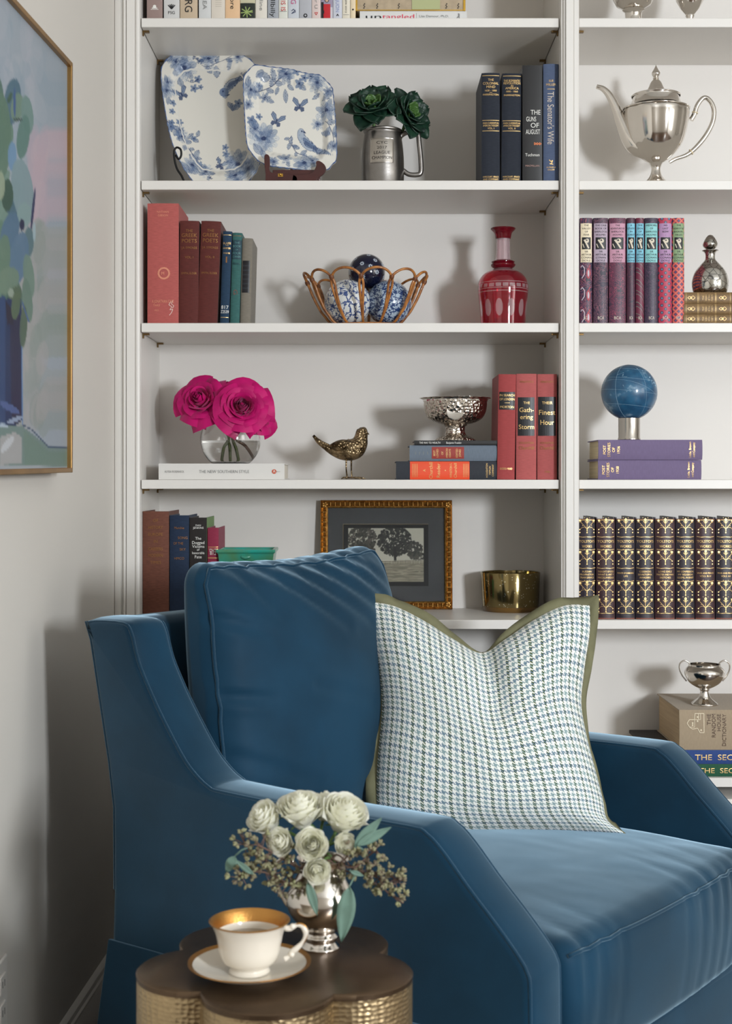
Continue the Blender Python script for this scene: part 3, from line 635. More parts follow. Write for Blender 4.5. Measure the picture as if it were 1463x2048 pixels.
for i, (a, b) in enumerate(tx):
    if i == 0: a = 1156.5
    dk = (58, 34, 40) if i in (1, 4, 6) else (40, 32, 42)
    B = standing(a, b, 1038, 5, .014, .15, pm('dark_leather_%s' % ('wine' if dk[0] > 50 else 'ink'), dk, .38, var=.2, vscale=80, bump=.25, bscale=500, coat=.1), "%s leather book with gilt flowers, %s" % ('wine-brown' if i in (1, 4, 6) else 'near-black', TPOS[i]), curve=.005, pages=pm('dark_gilt_page_edges', (66, 58, 50), .6), group="matching dark leather books with gilt flowers")
    if i == 0: pass
    for p in (1056, 1119, 1181, 1214): motif(B, p)
    for p in (1074, 1099.5, 1136.5, 1162.5, 1226.5): B.ribbon([(-17, p-.6), (-9, p+.8), (0, p), (9, p+.8), (17, p-.6)], 1.0, GOLD)
    B.rect(1040, 1041, GOLD, -.9, .9, part='gilding')
    B.t("TOLSTOI'S", 1083, 5, GOLD, .93); B.t('WORKS', 1093, 5, GOLD, .6)
    L_ = TT[i].split('|')
    for k, s_ in enumerate(L_): B.t(s_, 1149.5+(k-(len(L_)-1)/2)*6, 3.4, GOLD, .84)
    rb = pm('copper_edge', (130, 70, 52), .5)
    B.rect(1035.5+3, 1039.6, rb, -.97, .97, part='band'); B.rect(1236.5, 1238.5, rb, -.97, .97, part='band')
    m = MB(); m.box(-B.W/2, -B.W/2+.003, .01, B.Dp, 0, B.H+.003); m.box(B.W/2-.003, B.W/2, .01, B.Dp, 0, B.H+.003); m.build('board', MATS['dark_leather_ink'], B.root)
    B.done()
# sixth shelf: green, blue, black portfolio, dictionary
z = SH[6]
B = lying(1388, 1600, 24.5, z, .012, .19, cloth('green_cloth', (28, 92, 62), .1), 'green cloth book, lowest of the stack under the dictionary', curve=.002)
B.r('THE  SECOND  TREE', 1397, 1556, 10, GOLD); B.done(); z = B.top
B = lying(1362, 1590, 27.5, z, .012, .20, cloth('royal_blue_cloth', (44, 76, 148), .1), 'royal blue cloth book between the green book and the dictionary', curve=.002)
B.r('THE  SECOND  SEX', 1389, 1552, 11, GOLD); B.done(); z = B.top
zb = z
B = lying(1358, 1580, 80, zb, .012, .235, cloth('tan_linen', (178, 156, 126), .06), 'huge tan dictionary lying flat under the small silver cup', curve=.003, pages=pm('old_page_edges', (186, 160, 126), .85, var=.1, vscale=300, stretch=(1, .02, 1)))
bt = pm('brown_type', (84, 62, 48), .6)
for p, s_, w_ in ((1417, 'THE', .27), (1426.5, 'RANDOM', .58), (1437, 'HOUSE', .42), (1447.5, 'DICTIONARY', .80)):
    v_, f_ = text2d(s_); wd = v_[:, 0].max()-v_[:, 0].min(); hh_ = 7.6*B.q; ww_ = w_*B.W; v2 = (v_-np.array([0, .5]))*np.array([ww_/wd, hh_])
    B.fit(v2, f_, B.W*(.40)-ww_/2, B.z(p), False, 'title', bt, .0008)
ci = pm('cream_print', (226, 212, 184), .6)
def hb(pts, w=1.3): B.ribbon([(a_, p_) for a_, p_ in pts], w, ci, eps=.0009)
hb([(33, 1407), (-5, 1407), (-5, 1399), (4, 1394), (2, 1384), (6, 1378), (14, 1373), (21, 1378), (21, 1388), (33, 1389), (33, 1407)]); hb([(21, 1389), (21, 1400), (33, 1400)], 1); hb([(6, 1378), (6, 1388), (21, 1388)], 1); hb([(33, 1396), (21, 1396)], 1)
for c_ in ((10, 1384), (14, 1384), (18, 1394), (26, 1394), (0, 1401)): B.disc(c_[0], c_[1], 1.8, ci, eps=.0009)
B.done(); CUPZ = B.top
# black portfolio sticking out to the left of the dictionary: lies between the wall side stack and the dictionary
pf_ = empty('portfolio', (wx(1300, .10), .10, zb-.020), 'black flat folder sticking out from under the tan dictionary', 'folder')
q = q_(.18)
m = MB(); m.box(wx(1322,.12)-pf_.location.x-.045, wx(1366, .05)-pf_.location.x-.006, -.02, .165, .012, .0195); m.build('board', pm('black_board', (34, 30, 30), .5), pf_, bevel=.001)
m = MB(); m.box(wx(1322,.12)-pf_.location.x-.040, wx(1366, .05)-pf_.location.x-.006, -.018, .16, -.028, .0117); m.build('pages', CREAM, pf_)
for o in (pf_,): o.location.z = zb-.0200

# ================================================================ SHELF OBJECTS
def rootat(name, px, y, z, label, cat, group=None): return empty(name, (wx(px, y), y, z), label, cat, group)
def pr(y, base, pts): q = q_(y); return [(max(0, r)*q, wz(p, y)-base) for r, p in pts]

# teapot
y = .12; tp = rootat('teapot', 1311, y, SH[2], 'tall silver teapot with long curved spout and looped handle', 'teapot')
q = q_(y)
def Q(px, py, dy=0): return ((px-1311)*q, dy, wz(py, y)-SH[2])
flute = lambda a, i, z: 1-.035*abs(math.cos(a*4+.4))**6
body = pr(y, SH[2], spl([(12, 327), (26, 318), (42, 303), (54, 285), (61, 262), (65, 240), (66, 225), (64.5, 219)], 6))
m = MB(); m.lathe(body, 96, flute)
m.lathe(pr(y, SH[2], spl([(66.3, 220), (66.8, 218), (64, 217), (56, 214), (50, 208), (47, 200), (46, 194), (47.5, 192)], 5)), 96); m.build('body', SILVER, tp, smooth=60)
m = MB(); m.lathe(pr(y, SH[2], spl([(48, 193.5), (48.5, 191), (42, 188.5), (30, 185.5), (21, 183), (15.5, 176), (11, 166), (6, 159.5), (4, 158.5)], 5)), 96)
lid = m.build('lid', SILVER, tp, smooth=60)
m = MB(); m.lathe(pr(y, SH[2], spl([(4, 159), (6.5, 157), (4.5, 155), (6, 153), (8.3, 149), (8, 145), (5, 140), (2.5, 135), (.6, 130.5), (0, 129.5)], 5)), 32); m.build('finial', SILVER, lid, smooth=60)
m = MB(); zf = (SH[2]-ZC)
ft = [(r*q, wz(p, y)-SH[2]) for r, p in spl([(12.5, 328), (13.5, 326), (11, 331), (9, 338), (10, 346), (14, 355), (22, 364)], 5)]
h0 = ft[-1][1]; ft += [(27*q, h0*.5), (30*q, .004), (30.5*q, .0)]; m.lathe(ft, 48); m.build('foot', SILVER, tp, smooth=60)
sp = spl([(1292, 296), (1270, 289), (1254, 270), (1243, 247), (1234, 225), (1225, 204), (1215, 187), (1204, 177), (1192, 173)], 6)
rr = np.interp(np.linspace(0, 1, len(sp)), [0, .15, .3, .5, .7, .85, 1], [24, 20, 14.5, 10, 7.5, 5.8, 4.2])*q
m = MB(); m.tube([Q(*p) for p in sp], list(rr), 20, flat=1.0); m.build('spout', SILVER, tp, smooth=60)
hd = spl([(1381, 240), (1388, 228), (1393, 212), (1403, 198), (1412, 196), (1422, 206), (1427, 222), (1424, 245), (1410, 272), (1390, 296), (1372, 310), (1350, 318), (1338, 325)], 6)
m = MB(); rh = np.interp(np.linspace(0, 1, len(hd)), [0, .3, .7, 1], [5.2, 4.6, 5, 3])*q; m.tube([Q(*p) for p in hd], list(rh), 14, flat=1.0); hn = m.build('handle', SILVER, tp, smooth=60)
iv = pm('ivory_ring', (214, 196, 160), .4)
for a, b in (((1384.5, 227), (1392, 225)), ((1376, 299), (1382, 305))):
    cx_, cy_ = (a[0]+b[0])/2, (a[1]+b[1])/2
    i_ = min(range(len(hd)), key=lambda k: (hd[k][0]-cx_)**2+(hd[k][1]-cy_)**2)
    m = MB(); m.tube([Q(*hd[i_-1]), Q(*hd[i_+1])] if False else [Q(hd[i_][0]-(hd[i_+1][0]-hd[i_-1][0])*.12, hd[i_][1]-(hd[i_+1][1]-hd[i_-1][1])*.12), Q(hd[i_][0]+(hd[i_+1][0]-hd[i_-1][0])*.12, hd[i_][1]+(hd[i_+1][1]-hd[i_-1][1])*.12)], 6.2*q, 14); m.build('ivory_ring', iv, hn)
# two silver cups on the top right shelf, cut by the frame
y = .10
c1 = rootat('silver_goblet', 1266, y, SH[1], 'silver footed bowl, wider of the two pieces above the teapot shelf', 'cup')
q = q_(y); lb_ = [(30*q, 0), (29*q, .003), (22*q, .008), (17*q, .018), (16*q, .032), (17*q, .045), (22*q, .049), (20*q, .052), (34*q, .060), (42*q, .078), (44*q, .10), (43*q, .125), (41.5*q, .125), (42*q, .10), (40*q, .08), (20*q, .06), (0, .056)]
m = MB(); m.lathe(lb_, 64); m.build('bowl', SILVER, c1, smooth=60)
c2 = rootat('silver_goblet', 1379, y, SH[1], 'slim silver goblet beside the silver footed bowl above the teapot shelf', 'cup')
lb_ = [(20*q, 0), (19*q, .003), (10*q, .009), (7.5*q, .02), (7*q, .032), (9*q, .036), (8*q, .039), (18*q, .052), (27*q, .07), (31*q, .095), (32*q, .13), (31*q, .13), (30*q, .095), (26*q, .072), (0, .05)]
m = MB(); m.lathe(lb_, 64); m.build('bowl', SILVER, c2, smooth=60)

# perfume bottle
y = .06; pb = rootat('perfume_bottle', 1419.5, y, PERFZ, 'round silver perfume bottle with pointed stopper on the brown leather books', 'bottle'); q = q_(y)
osil = pm('overlay_silver', (196, 190, 178), .16, metal=1, bump=.25, bscale=45, bdist=.002)
N, L, b = nodes(osil); v_ = N.new('ShaderNodeTexVoronoi'); v_.feature = 'DISTANCE_TO_EDGE'; v_.inputs['Scale'].default_value = 75; tc = N.new('ShaderNodeTexCoord'); L.new(tc.outputs['Object'], v_.inputs[0])
cr = N.new('ShaderNodeValToRGB'); cr.color_ramp.elements[0].position = .01; cr.color_ramp.elements[0].color = (.12, .115, .11, 1); cr.color_ramp.elements[1].position = .06; cr.color_ramp.elements[1].color = (.62, .6, .55, 1); L.new(v_.outputs['Distance'], cr.inputs[0]); L.new(cr.outputs[0], b.inputs['Base Color'])
bp_ = spl([(30, 582), (34, 574), (36, 562), (35, 550), (30, 536), (20, 523), (11, 513), (9.5, 505), (11, 498), (16, 494.5), (15, 493.5), (10, 496)], 6)
z0_ = wz(bp_[0][1], y); m = MB(); m.lathe([(r*q, (wz(p, y)-z0_)) for r, p in bp_], 64); m.build('body', osil, pb, smooth=60)
st = [(r*q, wz(p, y)-z0_) for r, p in spl([(6, 496), (8, 492), (14, 486), (15, 480), (10, 470), (5, 464), (0, 462)], 5)]; m = MB(); m.lathe(st, 24, lambda a, i, z: 1-.06*abs(math.cos(a*4))); m.build('stopper', osil, pb, smooth=30)

# globe
y = .08; gl = rootat('celestial_globe', 1257.5, y, GLOBEZ, 'blue star globe with fine white lines on a silver stand, on the purple books', 'globe'); q = q_(y)
gm = pm('globe_paper', (44, 96, 132), .34, coat=.5); N, L, b = nodes(gm); tc = N.new('ShaderNodeTexCoord')
n1 = N.new('ShaderNodeTexNoise'); n1.inputs['Scale'].default_value = 38; n1.inputs['Detail'].default_value = 8; L.new(tc.outputs['Object'], n1.inputs[0])
c1_ = N.new('ShaderNodeValToRGB'); e = c1_.color_ramp.elements; e[0].position = .35; e[0].color = (*lin((28, 70, 102)), 1); e[1].position = .6; e[1].color = (*lin((40, 94, 128)), 1)
x_ = e.new(.74); x_.color = (*lin((150, 178, 194)), 1); L.new(n1.outputs['Fac'], c1_.inputs[0]); L.new(c1_.outputs[0], b.inputs['Base Color'])
cz = wz(785, y)-GLOBEZ; R = 55.5*q; m = MB(); m.sphere((0, 0, cz), R, 40); sph = m.build('sphere', gm, gl, smooth=180)
m = MB(); gln = pm('chart_lines', (142, 172, 190), .5)
def circ(nx, ny, nz, off=0, n=80, w=.00025):
    nv = Vector((nx, ny, nz)).normalized(); u = nv.orthogonal().normalized(); v = nv.cross(u); rr_ = math.sqrt(1-off*off)*R*1.0012
    m.tube([Vector((0, 0, cz))+nv*off*R+(u*math.cos(2*PI*i/n)+v*math.sin(2*PI*i/n))*rr_ for i in range(n)], w, 4, closed=True)
circ(.1, .0, 1, .0); circ(.1, .0, 1, .45); circ(.1, 0, 1, -.5); circ(.3, .3, .9, 0); circ(1, .5, .1); circ(1, -.8, .1); circ(.1, 0, 1, .8)
def onsph(px, py):
    dx = (px-1257.5)*q; dz = wz(py, y)-GLOBEZ-cz; return (dx, -math.sqrt(max(0, (R*1.002)**2-dx*dx-dz*dz)), dz+cz)
for pts in ([(1236, 773), (1243, 787), (1251, 774)], [(1228, 752), (1240, 748), (1236, 756), (1245, 757)], [(1290, 756), (1296, 768), (1303, 765), (1306, 775)], [(1255, 786), (1262, 790), (1266, 786)]): m.tube([onsph(*p) for p in pts], .0004, 4)
for (px, py, r_) in ((1292, 757, 2.4), (1296, 763, 2), (1300, 768, 2.6), (1304, 773, 1.8), (1290, 763, 1.6), (1296, 770, 1.6), (1268, 740, 1.5), (1278, 744, 1.3), (1238, 753, 1.6)): m.sphere(onsph(px, py), r_*q*.6, 6, sc=(1, .2, 1))
m.build('chart_lines', gln, sph)
m = MB(); m.lathe([(0, 0), (22*q, 0), (22.5*q, .001), (22.5*q, .004), (21.5*q, .006), (21.5*q, cz-R*.93), (22*q, cz-R*.92), (20.5*q, cz-R*.915), (19*q, cz-R*.93), (0, cz-R*.94)], 48); m.build('stand', pm('brushed_steel', (190, 184, 176), .2, metal=1), gl, smooth=40)

# small silver cup with two handles on the dictionary
y = .085; cp = rootat('silver_cup', 1408, y, CUPZ, 'small two-handled silver cup standing on the tan dictionary', 'cup'); q = q_(y)
b0 = CUPZ; bb = 1408
pp = spl([(27, 1407), (26.5, 1404), (20, 1399), (13, 1393), (9.5, 1385), (8, 1379), (11, 1377), (10, 1375), (20, 1370), (31, 1362), (38, 1350), (39.5, 1341), (36, 1334), (32, 1330), (31.5, 1326)], 5)
off = wz(1407, y)-CUPZ
P_ = [(r*q, wz(p, y)-CUPZ-off) for r, p in pp]; P_ += [(P_[-1][0]-.001, P_[-1][1]), (P_[-1][0]-.0005, P_[-1][1]-.006), (35*q, wz(1345, y)-CUPZ-off), (22*q, wz(1364, y)-CUPZ-off), (0, wz(1370, y)-CUPZ-off)]
m = MB(); m.lathe(P_, 64, lambda a, i, z: 1-.03*abs(math.cos(a*4)) if z < .028 else 1); m.build('bowl', SILVER, cp, smooth=60)
for s in (-1, 1):
    hp = spl([(31, 1331), (30, 1324), (40, 1319), (49, 1325), (50, 1336), (45, 1348), (36, 1360)], 6)
    m = MB(); m.tube([(s*r*q, 0, wz(p, y)-CUPZ-off) for r, p in hp], .0016, 8, flat=1); m.build('handle', SILVER, cp, smooth=60)

# pewter mug and two succulents
y = .10; pew = pm('pewter', (150, 146, 142), .34, metal=1, var=.15, vscale=30, bump=.15, bscale=300)
mg = rootat('pewter_mug', 765, y, SH[2], 'pewter mug with an embossed badge holding two dark green succulents, on the second shelf', 'mug'); q = q_(y)
P_ = [(43*q, 0), (43*q, .004), (42*q, .008)]+pr(y, SH[2], spl([(42.5, 352), (42.5, 335), (42, 315), (40, 293), (37.5, 275), (36.5, 268), (38.5, 265), (39, 262), (37.5, 260.5)], 4))
P_ += [(35.5*q, P_[-1][1]-.001), (35*q, P_[-1][1]-.01), (39*q, .06), (39*q, .012), (0, .010)]
m = MB(); m.lathe(P_, 72); m.build('body', pew, mg, smooth=50)
hp = spl([(33, 275), (44, 267), (60, 263), (70, 268), (73, 290), (76, 320), (76, 345), (68, 350), (52, 349), (40, 341)], 5)
m = MB(); m.tube([(r*q, -.002, wz(p, y)-SH[2]) for r, p in hp], 5*q, 10, flat=1.0); m.build('handle', pew, mg, smooth=50)
m = MB()
def onmug(px, py, e=0):
    dx = (px-765)*q; z_ = wz(py, y)-SH[2]; R_ = np.interp(py, [262, 275, 293, 315, 335], [39, 37.5, 40, 42, 42.5])*q+e
    return (dx, -math.sqrt(max(1e-8, R_*R_-dx*dx)), z_)
def bpatch(x0, x1, p0, p1, e, n=8):
    vs = [onmug(x0+(x1-x0)*i/n, p0+(p1-p0)*j/n, e) for j in range(n+1) for i in range(n+1)]
    m.add(vs, [(j*(n+1)+i, j*(n+1)+n+1+i, j*(n+1)+n+2+i, j*(n+1)+1+i) for j in range(n) for i in range(n)])
bpatch(741, 785, 286, 333, .0008)
rim_ = [onmug(*p, .0012) for p in [(741+44*i/8, 285.5) for i in range(8)]+[(785, 285.5+48*i/6) for i in range(6)]+[(785-44*i/8, 333.5) for i in range(8)]+[(741, 333.5-48*i/6) for i in range(6)]]
m.tube(rim_, .0011, 6, closed=True)
bd = m.build('badge', pm('pewter_badge', (176, 170, 162), .3, metal=1), mg, smooth=50)
for s_, p, w_, h_ in (('CYC', 294, 22, 5.5), ('2017', 304, 20, 5.5), ('LEAGUE', 314, 32, 6), ('CHAMPION', 324, 40, 6)):
    v_, f_ = text2d(s_); wd = v_[:, 0].max()-v_[:, 0].min(); m = MB()
    m.add([onmug(763+a_*w_/wd, p+h_/2-b_*h_, .0013) for a_, b_ in v_], f_); m.build('embossed_word', pm('pewter_dark_lettering', (70, 68, 66), .45, metal=.8), bd, smooth=0)  # embossed words in a darker pewter tone than the badge
def frame_to(o, direction, spin=0):
    o.rotation_mode = 'QUATERNION'; o.rotation_quaternion = Vector(direction).to_track_quat('Z', 'Y') @ Matrix.Rotation(spin, 3, 'Z').to_quaternion()
sg_ = pm('succulent_green', (28, 60, 42), .45, var=.3, vscale=40, rgb2=(16, 38, 30)); sc_ = pm('succulent_heart', (70, 104, 50), .4)
def succulent(cx_, cy_, R_, d, label, base, seed, dy=0):
    rt = empty('succulent', base, label, 'plant', 'succulents in the pewter mug')
    c = Vector((wx(cx_, y+dy), y+dy, wz(cy_, y+dy)))-Vector(base); random.seed(seed)
    m = MB(); m.tube(spl([(0, 0, 0), tuple(c*.5+Vector((0, 0, .004))), tuple(c)], 5), .0035, 8); m.build('stem', sc_, rt, smooth=60)
    M3 = Vector(d).to_track_quat('Z', 'Y').to_matrix()
    n = 26; 
    for half in (0, 1):
        m = MB()
        for i in (range(6) if half == 0 else range(6, n)):
            k = i/(n-1); th = i*2.399+seed; ln = R_*(.28+.80*k**.8); wd = R_*(.20+.26*k); el = math.radians(82-74*k**.7+random.uniform(-6, 6))
            def lf(u, v, th=th, ln=ln, wd=wd, el=el, k=k):
                s_ = (u-.5)*2; w_ = wd*math.sin(PI*min(1, v**.75*.93+.03))**.7*(1-.0*v)
                if v > .96: w_ *= .4
                r_ = ln*v; up = r_*math.sin(el)-.18*ln*v*v*k+ .22*wd*s_*s_; ou = r_*math.cos(el)+.04*R_
                p = Vector((ou, s_*w_, up)); return c+M3 @ (Matrix.Rotation(th, 3, 'Z') @ p)
            m.grid(lf, 5, 7)
        m.build('heart_leaves' if half == 0 else 'rosette', sc_ if half == 0 else sg_, rt, smooth=180, solid=.0022)
b_ = (mg.location.x, y, SH[2]+.014)
succulent(745, 217, 60*q, (-.15, -1, .75), 'dark green succulent rosette on the left side of the pewter mug', (b_[0]-.012, y, b_[2]), 1, -.01)
succulent(815, 229, 56*q, (.75, -.8, .25), 'dark green succulent rosette tilting to the right over the mug handle', (b_[0]+.012, y, b_[2]), 2, 0)

# three ceramic balls in a rattan basket
y = .135; q = q_(y); bz = SH[3]
bk = rootat('rattan_basket', 731, y, bz, 'open rattan basket of looped canes holding three ceramic balls on the third shelf', 'basket')
rat = pm('rattan', (186, 122, 58), .38, var=.4, vscale=60, bump=.3, bscale=120, coat=.3, rgb2=(116, 66, 30)); kn = pm('rattan_binding', (108, 62, 32), .5, var=.3, vscale=90)
def bsk(th, h):
    r_ = np.interp(h, [0, .08, .3, .55, .8, 1], [.46, .58, .74, .86, .95, 1.03]); return Vector((r_*.134*math.cos(th), r_*.112*math.sin(th), .004+h*.118))
nl = 12; SPC = 2*PI/nl
for i in range(nl):
    th = SPC*(i+.35); dw = SPC*.57; pts = []
    for k in range(7): h = .70*k/7; pts.append(bsk(th-dw*(.86+.14*k/7), h))
    for k in range(13): al = -PI/2+PI*k/12; pts.append(bsk(th+dw*math.sin(al), .70+.30*math.cos(al)))
    for k in range(7): h = .70*(6-k)/7; pts.append(bsk(th+dw*(.86+.14*(6-k)/7), h))
    m = MB(); m.tube(spl([tuple(p) for p in pts], 2), .0029, 8); m.build('cane_loop', rat, bk, smooth=60)
for i in range(nl):
    c_ = bsk(SPC*(i+.85), .845); u_ = (bsk(SPC*(i+.85), .92)-c_).normalized()
    m = MB(); m.tube([c_-u_*.006, c_-u_*.003, c_+u_*.002, c_+u_*.006], [.0035, .0050, .0054, .0036], 8); m.build('binding', kn, bk, smooth=60)
m = MB()
for r_, h_ in ((.60, .02), (.50, .0), (.4, -.01)): m.tube([(r_*.134*math.cos(2*PI*k/48), r_*.112*math.sin(2*PI*k/48), .0045+h_*.1) for k in range(48)], .0036, 8, closed=True)
m.lathe([(0, .002), (.06, .002), (.06, .005), (0, .005)], 40, sy=.85); m.build('base_ring', rat, bk, smooth=60)
def ball(cx_, cy_, r_, by, mat, label):
    o = bpy.data.objects.new('x', None); bpy.data.objects.remove(o)
    m = MB(); m.sphere((0, 0, 0), r_, 32); o = m.build('ceramic_ball', mat, None, (wx(cx_, by), by, wz(cy_, by)), smooth=180); return tag(o, label, 'ball', 'ceramic balls in the rattan basket')
vine = pm('blue_vine_glaze', (214, 216, 214), .16, coat=.6); N, L, b = nodes(vine); tc = N.new('ShaderNodeTexCoord')
n1 = N.new('ShaderNodeTexNoise'); n1.inputs['Scale'].default_value = 28; n1.inputs['Detail'].default_value = 1; n1.inputs['Distortion'].default_value = 1.5; L.new(tc.outputs['Object'], n1.inputs[0])
v1 = N.new('ShaderNodeTexVoronoi'); v1.feature = 'DISTANCE_TO_EDGE'; v1.inputs['Scale'].default_value = 58; n1.inputs['Scale'].default_value = 55; vm = N.new('ShaderNodeVectorMath'); vm.operation = 'MULTIPLY_ADD'; vm.inputs[1].default_value = (.022, .022, .022); L.new(n1.outputs['Color'], vm.inputs[0]); L.new(tc.outputs['Object'], vm.inputs[2]); L.new(vm.outputs[0], v1.inputs[0])
mx = N.new('ShaderNodeMath'); mx.operation = 'MULTIPLY'; c1_ = N.new('ShaderNodeValToRGB'); e = c1_.color_ramp.elements; e[0].position = .055; e[0].color = (*lin((52, 76, 130)), 1); e[1].position = .10; e[1].color = (*lin((216, 218, 216)), 1)
L.new(v1.outputs['Distance'], c1_.inputs[0]); L.new(c1_.outputs[0], b.inputs['Base Color'])
spk = pm('blue_speckle_glaze', (120, 140, 170), .16, coat=.6); N, L, b = nodes(spk); tc = N.new('ShaderNodeTexCoord')
n1 = N.new('ShaderNodeTexNoise'); n1.inputs['Scale'].default_value = 170; n1.inputs['Detail'].default_value = 1; n1.inputs['Distortion'].default_value = 1; L.new(tc.outputs['Object'], n1.inputs[0]); c1_ = N.new('ShaderNodeValToRGB'); e = c1_.color_ramp.elements; e[0].position = .48; e[0].color = (*lin((38, 62, 108)), 1); e[1].position = .54; e[1].color = (*lin((168, 184, 200)), 1)
L.new(n1.outputs['Fac'], c1_.inputs[0]); L.new(c1_.outputs[0], b.inputs['Base Color'])
nav = pm('navy_glaze', (14, 18, 44), .1, coat=.8)
b1 = ball(695, 606, .0515, .125, vine, 'white ceramic ball with blue vine pattern, lower left in the basket')
b2 = ball(777, 606, .0500, .135, spk, 'blue ceramic ball with fine pale speckled pattern, lower right in the basket')
b3 = ball(733, 545, .0415, .165, nav, 'navy ceramic ball with small white daisies, on top in the basket')
m = MB(); dz_ = pm('daisy_white', (206, 216, 228), .3); r_ = .0418
for (ax, az) in ((-.25, .35), (.45, .55), (-.75, .1), (.1, .85), (.55, -.1), (-.2, -.35), (.85, .35), (-.6, .65), (.2, .2), (.9, -.3), (-.85, -.4)):
    d = Vector((ax, -math.sqrt(max(.02, 1-min(.98, ax*ax+az*az))), az)).normalized(); u = d.orthogonal().normalized(); v = d.cross(u)
    for k in range(8):
        w = u*math.cos(k*PI/4)+v*math.sin(k*PI/4); s2 = d.cross(w)
        pts = [d*r_+w*.0012, (d*r_+w*.0032+s2*.0010), d*r_*.999+w*.0058, d*r_+w*.0032-s2*.0010]
        m.add([p.normalized()*(r_+.0002) for p in pts], [(0, 1, 2, 3)])
m.build('daisy_pattern', dz_, b3, smooth=0)

# ruby decanter
y = .11; q = q_(y); dc = rootat('cut_glass_decanter', 1005.5, y, SH[3], 'ruby red cut-glass decanter with clear fluted neck, beside the rattan basket', 'decanter')
ruby = pm('ruby_glass', (226, 40, 84), .03, trans=.93, ior=1.48, coat=.4); clr = pm('cut_clear_glass', (248, 226, 230), .03, trans=.8, ior=1.45); deep = pm('deep_ruby_glass', (150, 8, 36), .03, trans=.7, ior=1.48)
bpz = lambda r, p: (r*q, wz(p, y)-SH[3])
bo = [(44*q, 0), (44.5*q, .004)]+[bpz(*p) for p in spl([(45, 640), (46.5, 620), (48.5, 600), (50, 585), (50, 572), (47, 560), (40, 550), (30, 543), (20, 539), (17, 537)], 6)]
inn = [(max(0, r-.0028), z+(.006 if z < .01 else 0)) for r, z in reversed(bo)]
def dmat(a, z_, i):
    p = HY-(z_+SH[3]-ZC)/q
    if i > len(bo): return 0
    if 598 < p < 638:
        k = (a*12/(2*PI)) % 1-.5; return 1 if (k/.30)**2+((p-619)/17)**2 < 1 else 0
    if 571 < p < 578: 
        k = (a*22/(2*PI)) % 1-.5; return 1 if abs(k) < .36 else 0
    if 585.5 < p < 587.5 or 580 < p < 581.5 or 567 < p < 568.5: return 1
    return 1 if p < 545 else 0
hi = []; 
for (r0, z0), (r1, z1) in zip(bo[:-1], bo[1:]):
    for k in range(3): hi.append((r0+(r1-r0)*k/3, z0+(z1-z0)*k/3))
hi.append(bo[-1]); bo = hi
m = MB(); m.lathe(bo+inn, 288, matf=dmat, fl=None); m.build('body', [ruby, clr], dc, smooth=60)
m = MB(); m.lathe([bpz(*p) for p in spl([(17, 538), (23, 534), (25, 530), (22, 526), (24, 524), (18, 521), (16, 521)], 4)]+[bpz(14, 521), bpz(15, 536), bpz(17, 538)], 24, lambda a, i, z: 1-.03*abs(math.cos(a*6))); m.build('collar', deep, dc, smooth=30)
m = MB(); m.lathe([bpz(16, 537), bpz(15.5, 521), bpz(14, 505), bpz(14, 480), bpz(15, 474), bpz(12, 474), bpz(11.2, 480), bpz(11.2, 505), bpz(12, 521), bpz(13, 537)], 48, lambda a, i, z: 1-.05*abs(math.cos(a*5))); m.build('neck', clr, dc, smooth=30)
m = MB(); m.lathe([bpz(*p) for p in spl([(15, 478), (16, 474), (18, 466), (24, 459.5), (25, 457.5), (23, 456.5), (17, 461), (12, 468), (11.5, 477)], 4)]+[bpz(15, 478)], 40); m.build('lip', deep, dc, smooth=50)

# embossed silver bowl on the book stack
y = .075; q = q_(y); sb = rootat('silver_punch_bowl', 910, y, BOWLZ, 'embossed silver footed bowl with scalloped rim standing on the stack of three books', 'bowl')
rep = pm('repousse_silver', (206, 196, 184), .2, metal=1, bump=1.0, bscale=150, vor=True, bdist=.003); off = wz(882, y)-BOWLZ
BP = lambda pts, n=5: [(r*q, wz(p, y)-BOWLZ-off) for r, p in spl(pts, n)]
sc = lambda a, i, z: 1+(.018*math.cos(a*16) if z > .062 else 0)
m = MB(); m.lathe(BP([(16, 850), (36, 846), (52, 838), (60, 826), (63, 812), (63, 802)]), 96)
m.build('bowl', rep, sb, smooth=60)
m = MB(); m.lathe(BP([(63, 803), (64, 799), (69.5, 797), (70, 796), (62, 798.5), (60, 806), (55, 830), (36, 843), (0, 845)], 4), 128, sc); m.build('rim', SILVER, sb, smooth=60)
m = MB(); m.lathe(BP([(40, 882), (40.5, 880), (34, 875), (24, 871), (20, 866), (19, 858), (20, 853), (24, 850), (16, 848)]), 64); m.build('foot', rep, sb, smooth=60)
# round plain cartouche on the bowl front
m = MB(); m.lathe([(0, .0), (14*q, 0), (16*q, .001), (17*q, .0002)], 32, sx=1, sy=1); o = m.build('cartouche', SILVER, sb, (-4*q, -59*q, wz(826, y)-BOWLZ-off), (PI/2-.25, 0, 0), smooth=60)

